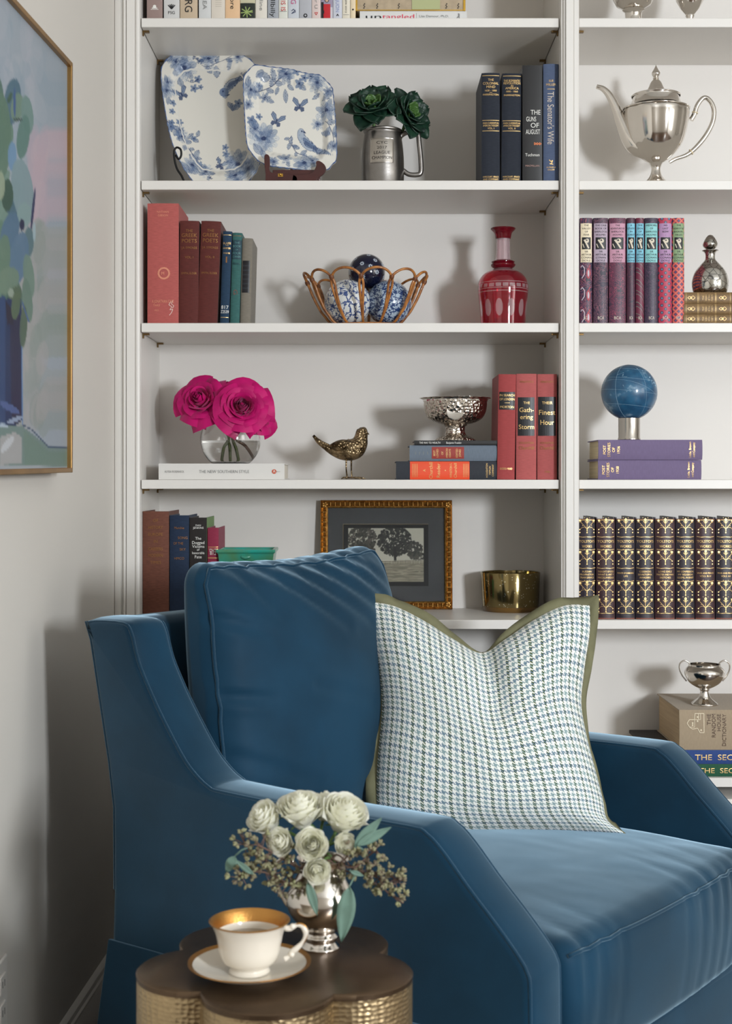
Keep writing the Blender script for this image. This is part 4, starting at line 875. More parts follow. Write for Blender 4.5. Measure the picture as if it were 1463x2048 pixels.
# gilded bird
y = .085; q = q_(y); bd_ = rootat('bird_figurine', 700, y, SH[4], 'antique gold bird figurine with long tail, beside the rose bowl', 'figurine')
ag = pm('antique_gold', (168, 146, 112), .32, metal=.95, bump=.9, bscale=190, vor=True, var=.4, vscale=60, bdist=.003, rgb2=(70, 56, 38)); BQ = lambda px, py, dy=0: ((px-700)*q, dy, wz(py, y)-SH[4])
path = spl([(626, 871, 2.5), (637, 883, 5), (650, 892, 7), (664, 900, 10), (680, 903, 16), (695, 901, 21), (709, 896, 22), (718, 886, 17.5), (721.5, 875, 13.5), (723, 865, 12), (723.5, 858, 9.5), (723, 854.5, 4)], 5)
m = MB(); m.tube([BQ(p[0], p[1]) for p in path], [p[2]*q for p in path], 20); m.build('body', ag, bd_, smooth=180)
m = MB()
def wing(s):
    def f(u, v):
        px = 672+40*u; py = 888+14*u*0+(v-.5)*22*math.sin(PI*min(1, u*.9+.08))+6*(1-u); cy_ = py
        w_ = 21.5*math.sqrt(max(.02, 1-((v-.5)*1.5)**2))*math.sin(PI*min(.98, .25+u*.55))
        return BQ(px-14*(1-u)*(1-v*.3), cy_, s*w_*q*1.02)
    return f
m.grid(wing(-1), 14, 8); m.grid(wing(1), 14, 8); m.build('wings', ag, bd_, smooth=180, solid=.002)
m = MB(); m.tube([BQ(729, 864), BQ(735, 867), BQ(738, 869)], [3.5*q, 2*q, .4*q], 8); m.build('beak', ag, bd_, smooth=60)
for lx, fx, fy in ((692, 694, -.010), (702, 703, .012)):
    m = MB(); m.tube([BQ(lx, 920, fy*.6), BQ(lx, 938, fy), BQ(fx, 956, fy)], [1.8*q, 1.4*q, 1.6*q], 8)
    for tx_, ty_ in ((28, -.004), (24, .012), (18, -.016), (-12, 0)): m.tube([BQ(fx, 955.5, fy), BQ(fx+tx_*.6, 955, fy+ty_*.7), BQ(fx+tx_, 957.6, fy+ty_)], [1.7*q, 1.5*q, .8*q], 6)
    m.build('leg', ag, bd_, smooth=60)

# teal dish on the fifth shelf
y = .06; q = q_(y); td = rootat('teal_planter', 495, y, SH[5], 'small rectangular teal ceramic planter peeking over the back cushion', 'planter')
teal = pm('teal_glaze', (36, 150, 134), .3, coat=.4, var=.5, vscale=22, rgb2=(74, 130, 92)); zt = wz(1097, .05)-SH[5]
w0, w1, d0, d1 = 40*q, 56.5*q, .035, .052
def rr4(w, d, z): return [(-w, -d, z), (w, -d, z), (w, d, z), (-w, d, z)]
m = MB(); rings = [rr4(w0, d0, 0), rr4(w1*.97, d1*.97, zt-.010), rr4(w1+.002, d1+.002, zt-.006), rr4(w1+.002, d1+.002, zt), rr4(w1-.006, d1-.006, zt), rr4(w1*.9-.005, d1*.9-.005, zt-.02), rr4(w0-.006, d0-.006, .01)]
vs = [p for r_ in rings for p in r_]; fs = [(i*4+j, i*4+(j+1) % 4, i*4+4+(j+1) % 4, i*4+4+j) for i in range(len(rings)-1) for j in range(4)]+[(3, 2, 1, 0), tuple(len(vs)-4+j for j in range(4))]
m.add(vs, fs); m.build('body', teal, td, smooth=0, bevel=.0015)
m = MB(); m.tube([(-.008, -d1*.93, zt-.016), (0, -d1*.93-.004, zt-.018), (.008, -d1*.93, zt-.016)], .004, 8); m.build('knob', teal, td, smooth=60)

# mirrored gold candle bowl
y = .215; q = q_(y); mc = rootat('candle_bowl', 1020, y-.0, SH[5], 'gold mirrored-glass candle bowl with mottled reflections, beside the framed photograph', 'bowl')
mer = pm('mercury_glass', (160, 144, 106), .12, metal=.95); N, L, b = nodes(mer); tc = N.new('ShaderNodeTexCoord'); n1 = N.new('ShaderNodeTexVoronoi'); n1.inputs['Scale'].default_value = 190; L.new(tc.outputs['Object'], n1.inputs[0])
n2 = N.new('ShaderNodeTexNoise'); n2.inputs['Scale'].default_value = 60; L.new(tc.outputs['Object'], n2.inputs[0]); ad = N.new('ShaderNodeMath'); L.new(n1.outputs['Distance'], ad.inputs[0]); L.new(n2.outputs['Fac'], ad.inputs[1])
c1_ = N.new('ShaderNodeValToRGB'); e = c1_.color_ramp.elements; e[0].position = .60; e[0].color = (.9, .86, .7, 1); e[1].position = .66; e[1].color = (*lin((140, 124, 84)), 1); L.new(ad.outputs[0], c1_.inputs[0]); L.new(c1_.outputs[0], b.inputs['Base Color'])
amb = pm('amber_glass', (150, 110, 50), .06, trans=.5, coat=.5)
zt = .087; r1, r0 = 59.5*q, 55.5*q
m = MB(); m.lathe([(r0+.0008, .012), (r1, zt), (r1-.0005, zt+.0012), (r1-.0025, zt), (r0-.002, .013), (0, .012)], 96); m.build('bowl', mer, mc, smooth=50)
m = MB(); m.lathe([(0, 0), (r0-.003, 0), (r0, .003), (r0+.001, .0118), (0, .0118)], 96); m.build('base', amb, mc, smooth=40)

# framed photograph leaning against the back panel
slope = .07
t0 = DS-.024+D0; z5 = SH[5]
pfm = empty('picture_frame', (0, 0, 0), 'ornate gilt frame holding a sepia photograph of trees, leaning behind the armchair', 'picture')
def FP(px, py, e=0):
    p = plane_hit(px, py, t0, z5, slope); n = Vector((0, -1, slope)).normalized(); return p+n*e
TL, BR = FP(640.5, 999.5), FP(903.5, 1216)
base_c = FP(772, 1217); base_c.z = z5; pfm.location = base_c
up = (FP(772, 1000)-FP(772, 1200)).normalized(); ang = math.atan2(up.y, up.z); pfm.rotation_euler = (-ang, 0, 0)
Wf = BR.x-TL.x; Hf = (TL-BR).dot(up)+.001
gf = pm('antique_gilt', (196, 148, 78), .36, metal=.85, var=.2, vscale=170, rgb2=(140, 96, 44), bump=.5, bscale=260, bdist=.001)
fw = 16.5*q_(.25)
def fring(m, o0, o1, y0, y1, mat=0):
    a, b, c, d = -Wf/2+o0, Wf/2-o0, o0, Hf-o0; A, B_, C, D_ = -Wf/2+o1, Wf/2-o1, o1, Hf-o1
    P1 = [(a, c), (b, c), (b, d), (a, d)]; P2 = [(A, C), (B_, C), (B_, D_), (A, D_)]
    for i in range(4):
        j = (i+1) % 4; m.add([(P1[i][0], y0, P1[i][1]), (P1[j][0], y0, P1[j][1]), (P2[j][0], y1, P2[j][1]), (P2[i][0], y1, P2[i][1])], [(0, 1, 2, 3)], mat)
m = MB()
prof_ = [(0, 0), (0, -.014), (.0015, -.016), (.003, -.013), (.0045, -.014), (.009, -.018), (.0125, -.013), (.0135, -.0145), (.0165, -.0125), (.0178, -.009), (.0178, 0)]
for (o0, y0), (o1, y1) in zip(prof_[:-1], prof_[1:]): fring(m, o0, o1, y0, y1)
m.build('frame', gf, pfm, smooth=0)
m = MB(); random.seed(3)                         # carved leaf running along the moulding
def carve(x, z, a):
    for s in (-1, 1): m.sphere((x+s*.0022*math.sin(a), -.0168, z+s*.0022*math.cos(a)), .0026, 6, sc=(1.3 if abs(math.cos(a)) < .5 else .6, .5, .6 if abs(math.cos(a)) < .5 else 1.3))
nx_ = 26; nz_ = 20
for i in range(nx_):
    for zz in (.009, Hf-.009): carve(-Wf/2+.012+(Wf-.024)*i/(nx_-1), zz, 0)
for i in range(nz_):
    for xx in (-Wf/2+.009, Wf/2-.009): carve(xx, .016+(Hf-.032)*i/(nz_-1), PI/2)
for sx in (-1, 1):
    for zz in (.010, Hf-.010):
        for k in range(5): m.sphere((sx*(Wf/2-.010)+.004*math.cos(k*1.25), -.0165, zz+.004*math.sin(k*1.25)), .0035, 6, sc=(1, .6, 1))
m.build('carving', gf, pfm, smooth=180)
mat_ = pm('charcoal_mat_board', (74, 74, 76), .8); m = MB(); m.box(-Wf/2+.016, Wf/2-.016, -.006, -.002, .016, Hf-.016); m.build('mat_board', mat_, pfm)
def lx(px): return (FP(px, 1100).x)-pfm.location.x
def lz(py): return (FP(772, py)-FP(772, 1216)).dot(up)
ax0, ax1, az0, az1 = lx(685.5), lx(856), lz(1170), lz(1046)
m = MB(); m.box(ax0, ax1, -.0066, -.005, az0, az1); m.build('gilt_fillet', pm('gilt_line', (150, 130, 100), .5), pfm)
m = MB(); m.box(ax0+.001, ax1, -.0072, -.005, az0, az1-.001); m.build('inner_mat', pm('black_mat_board', (40, 40, 41), .8), pfm)
# the photograph itself, drawn on a canvas in its own millimetres
cw, ch = 440, 310; cv = Canvas(cw, ch, (168, 160, 142)); random.seed(5); rs = random.Random(5)
cv.poly([(0, 0), (cw, 0), (cw, 200), (0, 200)], (186, 180, 164)); cv.poly([(0, 190), (cw, 182), (cw, 310), (0, 310)], (132, 124, 106))
for i in range(240): cv.ell(rs.uniform(0, cw), rs.uniform(200, 310), rs.uniform(8, 40), rs.uniform(1, 3), 0, rs.choice([(96, 90, 76), (160, 150, 128), (180, 170, 148), (110, 102, 88)]), .5)
def crown(cx_, cy_, rx, ry, n, cols, a0=.8):
    for i in range(n):
        a = rs.uniform(0, 2*PI); r_ = math.sqrt(rs.random()); cv.ell(cx_+rx*r_*math.cos(a), cy_+ry*r_*math.sin(a), rs.uniform(3, 10), rs.uniform(3, 8), rs.uniform(0, 3), rs.choice(cols), a0)
crown(70, 60, 95, 75, 420, [(40, 38, 34), (58, 54, 48), (86, 80, 70), (48, 44, 40)]); crown(90, 120, 70, 50, 200, [(40, 38, 34), (70, 66, 56)])
crown(270, 75, 100, 85, 620, [(28, 27, 25), (40, 38, 35), (52, 50, 44), (24, 23, 22)]); crown(380, 120, 50, 45, 160, [(36, 35, 32), (60, 56, 50)]); crown(400, 160, 45, 25, 90, [(46, 44, 40), (70, 66, 58)])
cv.poly([(262, 110), (282, 110), (280, 192), (266, 192)], (26, 25, 23)); cv.line([(272, 140), (230, 100)], 5, (26, 25, 23)); cv.line([(274, 140), (320, 96)], 5, (26, 25, 23)); cv.poly([(60, 110), (72, 110), (74, 196), (58, 196)], (34, 33, 30))
cv.line([(0, 190), (cw, 184)], 1.6, (214, 206, 186)); cv.line([(0, 200), (cw, 194)], 1.2, (200, 192, 172))
for x_ in range(0, cw, 9): cv.line([(x_, 188), (x_, 205)], 1, (196, 188, 168), .7)
cv.poly([(330, 0), (440, 0), (440, 70), (400, 80), (370, 40)], (190, 184, 166), .9)
m = MB(); nx_, nz_ = 176, 124; x0_, x1_, z0_, z1_ = lx(696), lx(846.5), lz(1161.5), lz(1054.5)
m.grid(lambda u, v: (x0_+(x1_-x0_)*u, -.0078, z0_+(z1_-z0_)*v), nx_, nz_)
U, V = np.meshgrid(np.linspace(0, 1, nx_+1), np.linspace(0, 1, nz_+1), indexing='ij'); m.c = cv.sample(U.ravel()*(cw-1), (1-V.ravel())*(ch-1))
m.build('photograph', pm('sepia_print', (120, 115, 100), .5, attr=True), pfm)
m = MB(); m.box(-Wf/2+.0155, Wf/2-.0155, -.0100, -.0092, .0155, Hf-.0155); g_ = m.build('glass', pm('picture_glass', (250, 252, 252), .03, trans=1, ior=1.2), pfm)
# ================================================================ BLUE AND WHITE PLATES (pattern drawn on a canvas, then held per vertex)
DB, MBl, LB, PB = (34, 52, 92), (98, 118, 150), (150, 164, 184), (188, 196, 204)
rs = random.Random(11)
def leaf(cv, x, y, a, l, w=None, col=MBl, vein=True):
    w = w or l*.28; c, s = math.cos(a), math.sin(a)
    P = [(x+c*l*t-s*w*math.sin(PI*t)**.8*g, y+s*l*t+c*w*math.sin(PI*t)**.8*g) for g in (1, -1) for t in (np.linspace(0, 1, 9) if g == 1 else np.linspace(1, 0, 9))]
    cv.poly(P, col, .5); cv.line(P+[P[0]], 1.6, DB, .85)
    if vein:
        cv.line([(x, y), (x+c*l, y+s*l)], 1.3, DB, .8)
        for t in (.3, .5, .7):
            for g in (-1, 1): cv.line([(x+c*l*t, y+s*l*t), (x+c*l*(t+.15)-s*w*.6*g, y+s*l*(t+.15)+c*w*.6*g)], 1, DB, .6)
def flower(cv, x, y, r, n=9, rings=3, a0=0, sq=1.0):
    for k in range(rings, 0, -1):
        R = r*k/rings
        for i in range(n):
            a = a0+2*PI*(i+.5*(k % 2))/n; px, py = x+math.cos(a)*R*.62, y+math.sin(a)*R*.62*sq
            cv.ell(px, py, R*.46, R*.25, a, rs.choice([LB, PB, MBl]), .5); cv.ell(px, py, R*.46, R*.25, a, DB, .75, ring=.16)
            for g in (-.18, 0, .18): cv.line([(x+math.cos(a+g)*R*.35, y+math.sin(a+g)*R*.35*sq), (x+math.cos(a+g)*R*.9, y+math.sin(a+g)*R*.9*sq)], 1.3, DB, .65)
    cv.ell(x, y, r*.17, r*.15, 0, DB, .9)
def blossom(cv, x, y, r, a0=0):
    for i in range(5): a = a0+2*PI*i/5; cv.ell(x+math.cos(a)*r*.55, y+math.sin(a)*r*.55, r*.5, r*.32, a, MBl, .8); cv.ell(x+math.cos(a)*r*.55, y+math.sin(a)*r*.55, r*.5, r*.32, a, DB, .8, ring=.25)
    cv.ell(x, y, r*.2, r*.2, 0, DB)
def twig(cv, pts, leaves=6, l=30, bl=2, w=3):
    P = spl(pts, 8); cv.line(P, w, DB, .85)
    for i in range(leaves):
        k = int((i+.6)/leaves*(len(P)-2)); a = math.atan2(P[k+1][1]-P[k][1], P[k+1][0]-P[k][0]); leaf(cv, P[k][0], P[k][1], a+(.8 if i % 2 else -.8), l*rs.uniform(.8, 1.3))
    for i in range(bl): k = rs.randrange(len(P)); blossom(cv, P[k][0]+rs.uniform(-16, 16), P[k][1]+rs.uniform(-16, 16), l*.5, rs.random()*6)
def butterfly(cv, x, y, s, a):
    def R(u, v): return (x+s*(u*math.cos(a)-v*math.sin(a)), y+s*(u*math.sin(a)+v*math.cos(a)))
    for g in (1, -1):
        P = [R(0, 0), R(g*.35, -.75), R(g*.85, -1.0), R(g*.95, -.55), R(g*.35, .02)]; cv.poly(P, MBl, .8); cv.line(P+[P[0]], 3, DB, .95)
        P = [R(0, .05), R(g*.55, .15), R(g*.62, .55), R(g*.3, .7), R(0, .25)]; cv.poly(P, DB, .75); cv.line(P+[P[0]], 2, DB)
        cv.line([R(0, 0), R(g*.8, -.8)], 1.5, DB)
    cv.line([R(0, -.3), R(0, .45)], 4, DB)
def parrot(cv, x, y, s, g=1, up=1):
    R = lambda u, v: (x+g*s*u, y+up*s*v)
    body = spl([R(-.28, -.95), R(-.1, -1.12), R(.12, -1.0), R(.16, -.7), R(.5, -.35), R(.95, .1), R(1.0, .35), R(.7, .5), R(.3, .35), R(-.05, 0), R(-.3, -.5)], 5, True)
    cv.poly(body, LB, .8); cv.line(body+[body[0]], 2.2, DB, .9)
    tail = [R(.85, .15), R(1.6, .45), R(2.2, .95), R(1.7, .85), R(1.3, .75), R(.75, .5)]; cv.poly(tail, MBl, .75); cv.line(tail+[tail[0]], 2, DB)
    for k in range(7): cv.line([R(.85+.02*k, .2+.04*k), R(1.9-.12*k, .75+.03*k)], 1.5, DB, .7)
    wing_ = spl([R(.1, -.45), R(.55, -.2), R(1.1, .3), R(.7, .3), R(.25, .1)], 5, True); cv.poly(wing_, MBl, .8); cv.line(wing_+[wing_[0]], 2.2, DB)
    for k in range(9):
        for j in range(3): cv.ell(*R(.25+.09*k, -.22+.06*k+.09*j), s*.05, s*.03, .6, DB, .6)
    for k in range(12): cv.ell(*R(rs.uniform(-.2, .3), rs.uniform(-.9, -.1)), s*.04, s*.03, 0, MBl, .6)
    cv.ell(*R(.0, -.92), s*.06, s*.06, 0, DB); cv.poly([R(.12, -.98), R(.32, -.8), R(.18, -.78), R(.08, -.85)], DB, .9)
def edge(cv, outline, w=11):
    P = outline+[outline[0]]; cv.line(P, w, (70, 98, 150), .9)
    for i, (a, b) in enumerate(zip(P[:-1], P[1:])):
        if i % 3 == 0: cv.line([a, b], w*.7, DB, .6)
def make_plate(name, outline_pts, canvas_fn, org, t0, z0, slope, label, rimw, z_min):
    """outline in the drawing's units (3.85 per photo px from (310, 95)); the plate is a moulded dish in a plane that leans back"""
    outline = spl(outline_pts, 10, True); cv = canvas_fn(outline)
    C_ = np.mean(np.array(outline), 0)
    def loc(x, yy): return plane_hit(310+x/3.85, 95+yy/3.85, t0, z0, slope)
    c0 = loc(*C_); ux = Vector((1, 0, 0)); uy = Vector((0, slope, 1)).normalized(); nn = Vector((0, -1, slope)).normalized()
    base = Vector((c0.x, t0-D0, z0)); rt = empty(name, base, label, 'plate', 'blue and white floral plates')
    nt_, nr = 300, 120; O = np.array(outline); ang = np.unwrap(np.arctan2(O[:, 1]-C_[1], O[:, 0]-C_[0])); rad = np.hypot(O[:, 0]-C_[0], O[:, 1]-C_[1])
    if ang[-1] < ang[0]: ang = ang[::-1]; rad = rad[::-1]
    th = ang[0]+np.arange(nt_)/nt_*2*PI; A = np.concatenate([ang, ang+2*PI]); Rr = np.concatenate([rad, rad]); rr = np.interp(th, A, Rr)*(1+.006*np.cos(th*46))
    m = MB(); vs = []; cc = []
    def relief(f):
        if f < 1-rimw*1.25: return .0
        u = (f-(1-rimw*1.25))/(rimw*1.25); return .0115*(min(1, u*2.2)**2*(3-2*min(1, u*2.2)))*.7+.0045*u
    for j in range(nr+1):
        f = (j/nr)**.8
        for i in range(nt_):
            x = C_[0]+rr[i]*f*math.cos(th[i]); yy = C_[1]+rr[i]*f*math.sin(th[i]); p = loc(x, yy)+nn*relief(f); vs.append(p-base); cc.append((x, yy))
    cc = np.array(cc); col = cv.sample(cc[:, 0]+60, cc[:, 1]+20)
    nF = len(vs); 
    for j in (nr, int(nr*.8), int(nr*.6), 0):
        f = (j/nr)**.8
        for i in range(nt_):
            x = C_[0]+rr[i]*f*math.cos(th[i]); yy = C_[1]+rr[i]*f*math.sin(th[i]); p = loc(x, yy)+nn*(relief(f)-.0035); vs.append(p-base)
    fs = [(j*nt_+i, (j+1)*nt_+i, (j+1)*nt_+(i+1) % nt_, j*nt_+(i+1) % nt_) for j in range(nr) for i in range(nt_)]
    fs += [(nr*nt_+i, nF+i, nF+(i+1) % nt_, nr*nt_+(i+1) % nt_) for i in range(nt_)]
    fs += [(nF+j*nt_+i, nF+(j+1)*nt_+i, nF+(j+1)*nt_+(i+1) % nt_, nF+j*nt_+(i+1) % nt_) for j in range(3) for i in range(nt_)]
    m.add(vs, fs); m.c = np.concatenate([col, np.tile([[.70, .68, .63, 1]], (len(vs)-nF, 1))]); m.build('dish', pm('transferware_glaze', (220, 216, 208), .16, attr=True, coat=.5), rt, smooth=60)
    return rt, loc, base
def plat(o):
    cv = Canvas(1020, 1200, (222, 218, 208)); X = lambda p: (p[0]+60, p[1]+20); edge(cv, [X(p) for p in o])
    S_ = lambda f, x, y, *a, **k: f(cv, x+60, y+20, *a, **k)
    S_(flower, 225, 165, 92, 11, 3); S_(flower, 165, 130, 60, 8, 2); S_(leaf, 180, 230, 1.2, 80); S_(leaf, 140, 90, 2.4, 60); S_(flower, 100, 285, 50, 8, 3); S_(flower, 95, 350, 60, 9, 3); S_(leaf, 110, 400, 1.7, 60); S_(blossom, 140, 440, 26); S_(blossom, 135, 510, 24); S_(blossom, 330, 245, 30); S_(blossom, 300, 315, 32); S_(blossom, 350, 305, 20)
    twig(cv, [(240+60, 250+20), (290+60, 270+20), (330+60, 240+20)], 2, 30, 0); S_(flower, 415, 105, 70, 8, 3); S_(leaf, 470, 150, 1.5, 85, 26); twig(cv, [(370, 110), (440, 175), (560, 150), (650, 110)], 4, 50, 0); S_(leaf, 590, 100, 1.9, 85, 18); S_(flower, 640, 95, 45, 7, 2); twig(cv, [(350, 90), (380, 130), (420, 150)], 5, 24, 1)
    S_(butterfly, 205, 360, 58, -.5)
    parrot(cv, 545+60, 285+20, 95, 1, -1); cv.ell(530+60, 345+20, 36, 34, 0, MBl, .85); cv.ell(530+60, 345+20, 36, 34, 0, DB, .8, ring=.1); cv.ell(522+60, 338+20, 7, 7, 0, DB)
    for k in range(4): S_(leaf, 560+30*k, 420+8*k, 1.0+.5*k, 60)
    S_(blossom, 640, 430, 34)
    twig(cv, [(160, 610), (240, 690), (320, 800), (420, 940), (500, 1050)], 16, 52, 5, 5); twig(cv, [(300, 720), (350, 720), (400, 700)], 3, 46, 1); S_(flower, 210, 690, 52, 8, 2); S_(flower, 195, 640, 34, 8, 2); S_(blossom, 190, 580, 28); S_(blossom, 130, 600, 26); S_(flower, 290, 920, 70, 9, 3); S_(flower, 390, 960, 60, 9, 3); S_(leaf, 200, 900, .9, 110, 26); S_(leaf, 260, 960, .2, 90); S_(leaf, 300, 860, -1.1, 80)
    S_(butterfly, 505, 905, 50, .4); S_(flower, 640, 900, 110, 12, 4); S_(flower, 720, 950, 90, 11, 4); S_(flower, 620, 1000, 80, 11, 3); S_(blossom, 540, 770, 26); S_(blossom, 545, 820, 28); S_(flower, 740, 400, 60, 8, 3); S_(flower, 770, 600, 60, 8, 3)
    return cv
ol = [(50, 200), (88, 122), (150, 68), (258, 46), (355, 56), (450, 58), (600, 68), (700, 92), (770, 150), (810, 230), (822, 400), (830, 600), (838, 800), (800, 940), (730, 1045), (640, 1090), (480, 1100), (340, 1085), (262, 1010), (198, 905), (138, 765), (97, 600), (62, 380)]
z2s = SH[2]
pt, ploc, pbase = make_plate('platter', ol, plat, None, D0+.115, z2s+.002, .32, 'large blue and white floral platter on a black wire stand, behind the square plate', .22, z2s)
def sq_(o):
    cv = Canvas(1520, 1080, (224, 221, 212)); edge(cv, [(p[0]+60, p[1]+20) for p in o], 12)
    S_ = lambda f, x, y, *a, **k: f(cv, x+60, y+20, *a, **k)
    S_(flower, 740, 345, 68, 9, 3); S_(leaf, 720, 240, 1.6, 90, 22); S_(leaf, 790, 230, 0.2, 100, 30); S_(leaf, 900, 180, 1.3, 100, 20); S_(leaf, 780, 250, -.8, 80, 24); S_(flower, 720, 460, 42, 8, 3); S_(flower, 845, 385, 44, 6, 2); S_(leaf, 860, 400, .4, 60); S_(blossom, 800, 300, 24)
    twig(cv, [(830, 370), (940, 330), (1010, 280), (1100, 240)], 6, 54, 0, 6); S_(flower, 1010, 225, 66, 8, 3); S_(leaf, 1000, 320, 1.5, 110, 18); S_(leaf, 950, 300, 1.9, 70, 14); S_(leaf, 1020, 290, .7, 60, 16); S_(blossom, 1090, 205, 34); S_(blossom, 1110, 290, 34); S_(blossom, 1150, 255, 30); S_(leaf, 1120, 300, .6, 50); S_(flower, 1250, 290, 70, 9, 3); S_(flower, 1200, 245, 40, 7, 2); S_(flower, 1330, 360, 40, 7, 2); S_(leaf, 1210, 400, -.6, 70, 14)
    S_(butterfly, 1112, 450, 62, .12); S_(butterfly, 935, 565, 60, .35); S_(blossom, 800, 535, 26); S_(blossom, 745, 580, 38)
    S_(flower, 835, 700, 112, 12, 4); S_(flower, 770, 640, 54, 9, 3); S_(leaf, 745, 560, 1.2, 90, 34); S_(leaf, 760, 760, .9, 110, 30); S_(leaf, 820, 800, 1.2, 90, 20)
    S_(flower, 1320, 500, 84, 8, 3); S_(leaf, 1290, 420, -.7, 110, 26); S_(flower, 1250, 590, 48, 8, 2); twig(cv, [(1370, 600), (1400, 640), (1430, 720), (1440, 800)], 4, 70, 0, 4); S_(leaf, 1350, 690, 3.6, 80, 20); S_(flower, 1375, 780, 44, 8, 3); S_(leaf, 1390, 620, 1.5, 90, 26)
    parrot(cv, 1130+60, 745+20, 108); twig(cv, [(1110, 760), (1150, 830), (1230, 860), (1290, 920)], 5, 46, 0, 5); twig(cv, [(1110, 700), (1090, 740), (1130, 800)], 5, 44, 0, 4)
    S_(flower, 1010, 870, 50, 6, 2); S_(leaf, 940, 850, .3, 70, 20); S_(flower, 1150, 905, 84, 10, 3); S_(flower, 915, 900, 40, 8, 3); S_(leaf, 1010, 900, .9, 50); S_(leaf, 850, 860, .6, 80, 20); S_(flower, 1210, 890, 50, 9, 3)
    return cv
o2 = [(770, 157), (900, 172), (1050, 190), (1130, 212), (1200, 225), (1270, 235), (1330, 290), (1368, 340), (1378, 430), (1385, 500), (1398, 700), (1400, 870), (1370, 920), (1320, 965), (1200, 972), (1050, 955), (890, 935), (800, 898), (740, 830), (712, 780), (700, 700), (688, 500), (680, 300), (690, 235), (722, 198)]
p2, p2loc, p2base = make_plate('salad_plate', o2, sq_, None, D0+.055, z2s+.018, .30, 'square blue and white plate with butterflies and a bird on a wooden stand', .26, z2s)
# black wire stand
q = q_(.10); ws = empty('wire_plate_stand', (wx(372, .10), .10, z2s), 'black wire stand with curled ends holding the large platter', 'plate stand')
blk = pm('black_wrought_wire', (16, 15, 16), .45, metal=.3); wp = lambda px, py, dy=0: (wx(px, .10+dy)-ws.location.x, dy, wz(py, .10+dy)-z2s)
for dx in (0,):
    m = MB(); m.tube([(p[0]+dx*q, p[1], max(.0025, p[2])) for p in [wp(*a) for a in spl([(351, 310), (357, 318), (362, 311), (361, 299), (353, 295), (348, 303), (349, 320), (354, 338), (363, 352), (369, 366), (374, 380)], 5)]]+[(wp(382, 384)[0]+dx*q, .07, .0025), (wp(382, 384)[0]+dx*q, .155, .0025)], .0024, 10); m.build('curled_arm', blk, ws, smooth=180)
m = MB(); m.tube([(wp(360, 350)[0], .0, .003), (wp(352, 360)[0], -.01, .0026), (wp(350, 372)[0], -.015, .0026)], .0022, 8)
m.tube([(wp(374, 384)[0], .03, .0028), (wp(374, 384)[0]+105*q, .03, .0028)], .0022, 8); m.tube([(wp(382, 384)[0]+20*q, .15, .003), (wp(382, 384)[0]+50*q, .10, .13), (wp(382, 384)[0]+80*q, .15, .003)], .0022, 8); m.build('foot_bar', blk, ws, smooth=180)
# dark wooden stand
mah = pm('dark_mahogany', (66, 26, 24), .3, coat=.4, var=.2, vscale=40)
yw = .035; q = q_(yw); wo = empty('wooden_plate_stand', (wx(590, yw), yw, z2s), 'dark mahogany folding stand with brass hinge holding the square plate', 'plate stand')
WP = lambda px, py: ((px-590)*q, wz(py, yw)-z2s)
def slab(pts, y0, y1, name='leg', n=6):
    m = MB(); P = [WP(*p) for p in spl(pts, n, True)]; P = [(x, max(.0, z)) for x, z in P]
    m.prism(P, lambda a, b, w: (a, w, b), y0, y1); return m.build(name, mah, wo, smooth=40, bevel=.001)
slab([(529, 313), (534, 310), (539, 315), (540, 330), (541, 345), (560, 348), (590, 352), (592, 366), (560, 380), (534, 380), (531, 350), (529, 330)], -.008, 0)
slab([(586, 352), (610, 350), (626, 344), (632, 333), (632, 325), (638, 323), (648, 330), (652, 340), (646, 350), (634, 360), (625, 380), (590, 380)], -.008, 0)
m = MB(); m.box((545-590)*q, (640-590)*q, -.002, .012, .0, .030); m.box((550-590)*q, (556-590)*q, .0, .10, 0, .010); m.box((622-590)*q, (628-590)*q, .0, .10, 0, .010); m.box((575-590)*q, (583-590)*q, .10, .106, 0, .09); m.build('cross_bar', mah, wo, bevel=.0015)
m = MB(); m.sphere((WP(561, 351)[0], -.009, WP(561, 351)[1]), .0032, 8); m.box(WP(556, 350)[0], WP(566, 350)[0], -.0092, -.008, WP(0, 355)[1], WP(0, 349)[1]); m.build('brass_hinge', pm('bright_brass', (190, 150, 70), .3, metal=1), wo, smooth=40)

# ================================================================ FLOWERS
def petal_fn(c, M3, R, k, th, hw, hgt, curl, rs_, tip=0):
    wob = [rs_.uniform(-1, 1) for _ in range(4)]
    rr_ = R*(.08+.62*k**.85)
    def f(u, v):
        s_ = (u-.5)*2; wv = math.sin(min(1, v*1.15+.08)*PI*.5)**.6*(1-.30*max(0, v-.75)/.25*(s_*s_))
        r_ = rr_*(.30+.70*math.sin(min(1, v*1.25)*PI/2)) + curl*R*(max(0, v-.45)/.55)**2.0
        z = hgt*R*(v-.12*v*v*k) - curl*R*.55*(max(0, v-.6)/.4)**2 - .16*R*s_*s_*v**2*(.5+k) + tip*R*.22*v**4*(1-abs(s_))**1.0
        r_ *= 1-.45*v*v*max(0, 1-k/.38)
        r_ += R*.03*math.sin(3*s_+wob[0]*3)*v*v*(k+.2)+ (R*.05*s_*s_*v*curl*2)
        a = th+s_*hw*wv; return c+M3 @ Vector((r_*math.cos(a), r_*math.sin(a), z-.35*R))
    return f
